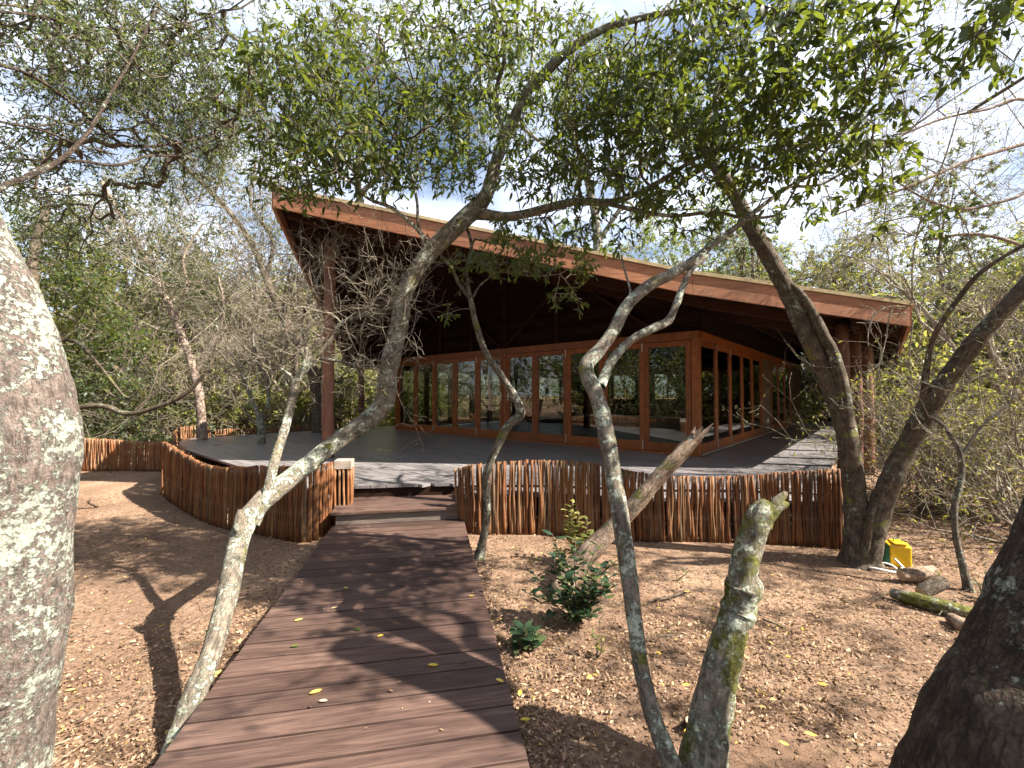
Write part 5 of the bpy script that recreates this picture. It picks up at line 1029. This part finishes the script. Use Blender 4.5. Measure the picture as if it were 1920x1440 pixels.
plant('shrub', 'glossy dark green shrub growing at the foot of the leaning log', (1080, 1165), [(1040, 1065, .05), (1060, 1050, 0), (1130, 1060, 0), (1150, 1075, -.05), (1090, 1110, -.15), (1120, 1110, -.1), (1010, 1130, -.1), (1045, 1110, -.15), (1110, 1150, -.15), (1075, 1150, -.15), (1140, 1120, -.1), (1020, 1160, -.1), (1030, 1030, 0), (1090, 1035, -.1), (1165, 1045, 0), (1055, 1080, -.2), (1110, 1080, -.2), (985, 1110, -.1), (1150, 1100, -.15), (1035, 1000, 0), (1080, 1010, 0), (1120, 1020, -.05), (1000, 1075, 0)], 'leaf_shiny', .085, 301, 15, .46)
plant('shrub', 'glossy dark green sprig beside the walkway, lower left of the log shrub', (985, 1215), [(965, 1200, 0), (1000, 1185, 0), (985, 1175, .02), (960, 1225, -.05), (1010, 1215, -.03)], 'leaf_shiny', .10, 302, 9, .45)
plant('sapling', 'bright yellow green upright sapling in front of the sunlit fence', (1075, 1060), [(1075, 938, .1), (1060, 975, .05), (1100, 970, .1), (1072, 1000, .05), (1090, 1010, .0), (1050, 1030, 0), (1110, 1000, 0), (1065, 955, .1), (1085, 960, .1)], 'leaf_yellow', .08, 303, 18, .42)
plant('seedling', 'small bright green seedling at the fence foot behind the forked trunk', (1205, 1012), [(1190, 985, 0), (1220, 992, 0), (1205, 980, 0)], 'leaf_bright', .11, 304, 5, .3)
plant('seedling', 'small green seedling alone on the open soil right of the forked trunk', (1272, 1090), [(1265, 1070, 0), (1280, 1072, 0)], 'leaf_bright', .045, 305, 4, .3)
plant('seedling', 'low pale green seedling in the litter between the two sunlit trunks', (1000, 1065), [(990, 1045, 0), (1010, 1048, 0)], 'leaf_yellow', .035, 306, 6, .4)
plant('seedling', 'tiny weed against the fence just right of the step', (898, 1002), [(893, 975, 0), (902, 965, 0)], 'leaf_yellow', .03, 307, 6, .4)
plant('seedling', 'weed with yellowish leaves below the glossy shrub', (1120, 1235), [(1110, 1185, 0), (1132, 1200, 0), (1118, 1215, 0)], 'leaf_yellow', .05, 308, 4, .5)
plant('shrub', 'green weed beside the thin crooked stem on the far right', (1845, 1130), [(1830, 1090, 0), (1870, 1095, 0), (1850, 1075, .1)], 'leaf_olive', .05, 309, 9, .4)
plant('seedling', 'green weed at the foot of the reddish fence on the left', (207, 888), [(200, 872, 0), (212, 866, 0)], 'leaf_yellow', .05, 310, 6, .4)
plant('seedling', 'leafy weed behind the reddish left fence near the deck', (262, 862), [(255, 805, 0), (275, 800, 0), (265, 820, 0)], 'leaf_shiny', .14, 311, 7, .45)

# ------------------------------------------------------------------ logs on the soil, right
def log(label, nodes, mtl, seed):
    nd = [(*G(u, v, zr)[:2], zr, rr_) for u, v, zr, rr_ in nodes]; root = tree_root('log', nd[0], label, 'log'); wd = Wood(seed); wd.limb(nd, 14, .10, 0, .05); wood_obj(root, wd, M[mtl], 'bark')
    for e_ in (0, -1):
        Q = wd.path[0]; a = Q[e_]; t = unit((Q[0] - Q[1] if e_ == 0 else Q[-1] - Q[-2])[:3]); loc = Vector(a[:3]) - root.location
        MB().tube([tuple(loc - Vector(t) * .012), tuple(loc + Vector(t) * .006)], a[3] * .92, 12).build('cut_end', M['cutwood'], root)
log('long moss green log lying in front of the yellow container', [(1672, 1112, .05, .035), (1720, 1125, .055, .05), (1780, 1140, .055, .048), (1835, 1152, .05, .04)], 'bark_moss', 401)
log('short pinkish peeled log right beside the yellow container', [(1690, 1078, .06, .05), (1720, 1076, .07, .055), (1750, 1072, .07, .05)], 'bark_log', 402)
log('dark short log propped behind the mossy one', [(1728, 1112, .06, .045), (1748, 1100, .10, .05), (1768, 1092, .12, .045)], 'bark_brown', 403)
log('brown broken chunk of wood beside the dark trunk', [(1785, 1160, .03, .035), (1808, 1175, .04, .05), (1828, 1180, .03, .035)], 'bark_log', 404)
log('short dark stub poking from the soil left of the mossy stump', [(1285, 1365, .0, .02), (1292, 1352, .06, .018)], 'bark_dark', 405)
log('thin bare stick lying on the soil behind the mossy stump', [(1430, 1160, .02, .006), (1455, 1170, .03, .005), (1480, 1182, .02, .003)], 'bark_log', 406)
log('curved dark stick lying on the soil right of the forked trunk', [(1225, 1125, .015, .008), (1255, 1120, .02, .008), (1290, 1108, .02, .005)], 'bark_brown', 407)

# dry creeper hanging at the right roof corner
rt = empty('dry_creeper', tuple(map(float, P(1660, 900, 5.7) * np.array((1, 1, 0)))), label='dry leafless creeper dangling over the right corner of the roof', cat='creeper'); wd = Wood(501)
for l in ([(1712, 560, 4, 5.6), (1700, 575, 4, 5.7), (1668, 575, 4, 5.72), (1640, 590, 4, 5.74), (1628, 620, 4, 5.74), (1628, 650, 3, 5.72)], [(1675, 572, 4, 5.72), (1666, 600, 4, 5.72), (1662, 630, 4, 5.72), (1655, 660, 4, 5.7), (1648, 690, 3, 5.7), (1655, 700, 2, 5.7)],
          [(1605, 605, 3, 5.8), (1640, 605, 3, 5.75), (1665, 592, 3, 5.72), (1700, 586, 3, 5.7)], [(1635, 600, 3, 5.74), (1632, 620, 3, 5.74), (1645, 640, 3, 5.72), (1655, 655, 3, 5.7)], [(1655, 670, 3, 5.7), (1640, 690, 3, 5.7), (1615, 700, 2, 5.7)],
          [(1710, 560, 5, 5.4), (1712, 480, 5, 5.2), (1730, 400, 5, 5.0), (1770, 300, 5, 4.6), (1800, 200, 4, 4.4)], [(1712, 600, 4, 5.4), (1705, 680, 4, 5.4), (1720, 760, 4, 5.3), (1745, 820, 4, 5.2), (1740, 900, 4, 5.1)]):
    wd.limb(pxlimb(l), 5, .05, 0, .05)
wood_obj(rt, wd, M['twig_pale'], 'stem')
rs = np.random.RandomState(52); Qa = np.concatenate(wd.path[:5]); twigs_from(rt, [(Qa[i_][:3], unit(rs.normal(size=3)), .16, .003) for i_ in rs.randint(0, len(Qa), 16)], 53, M['twig_pale'], lvl=1, bend=.5, nb=(1, 2), ratio=.6)
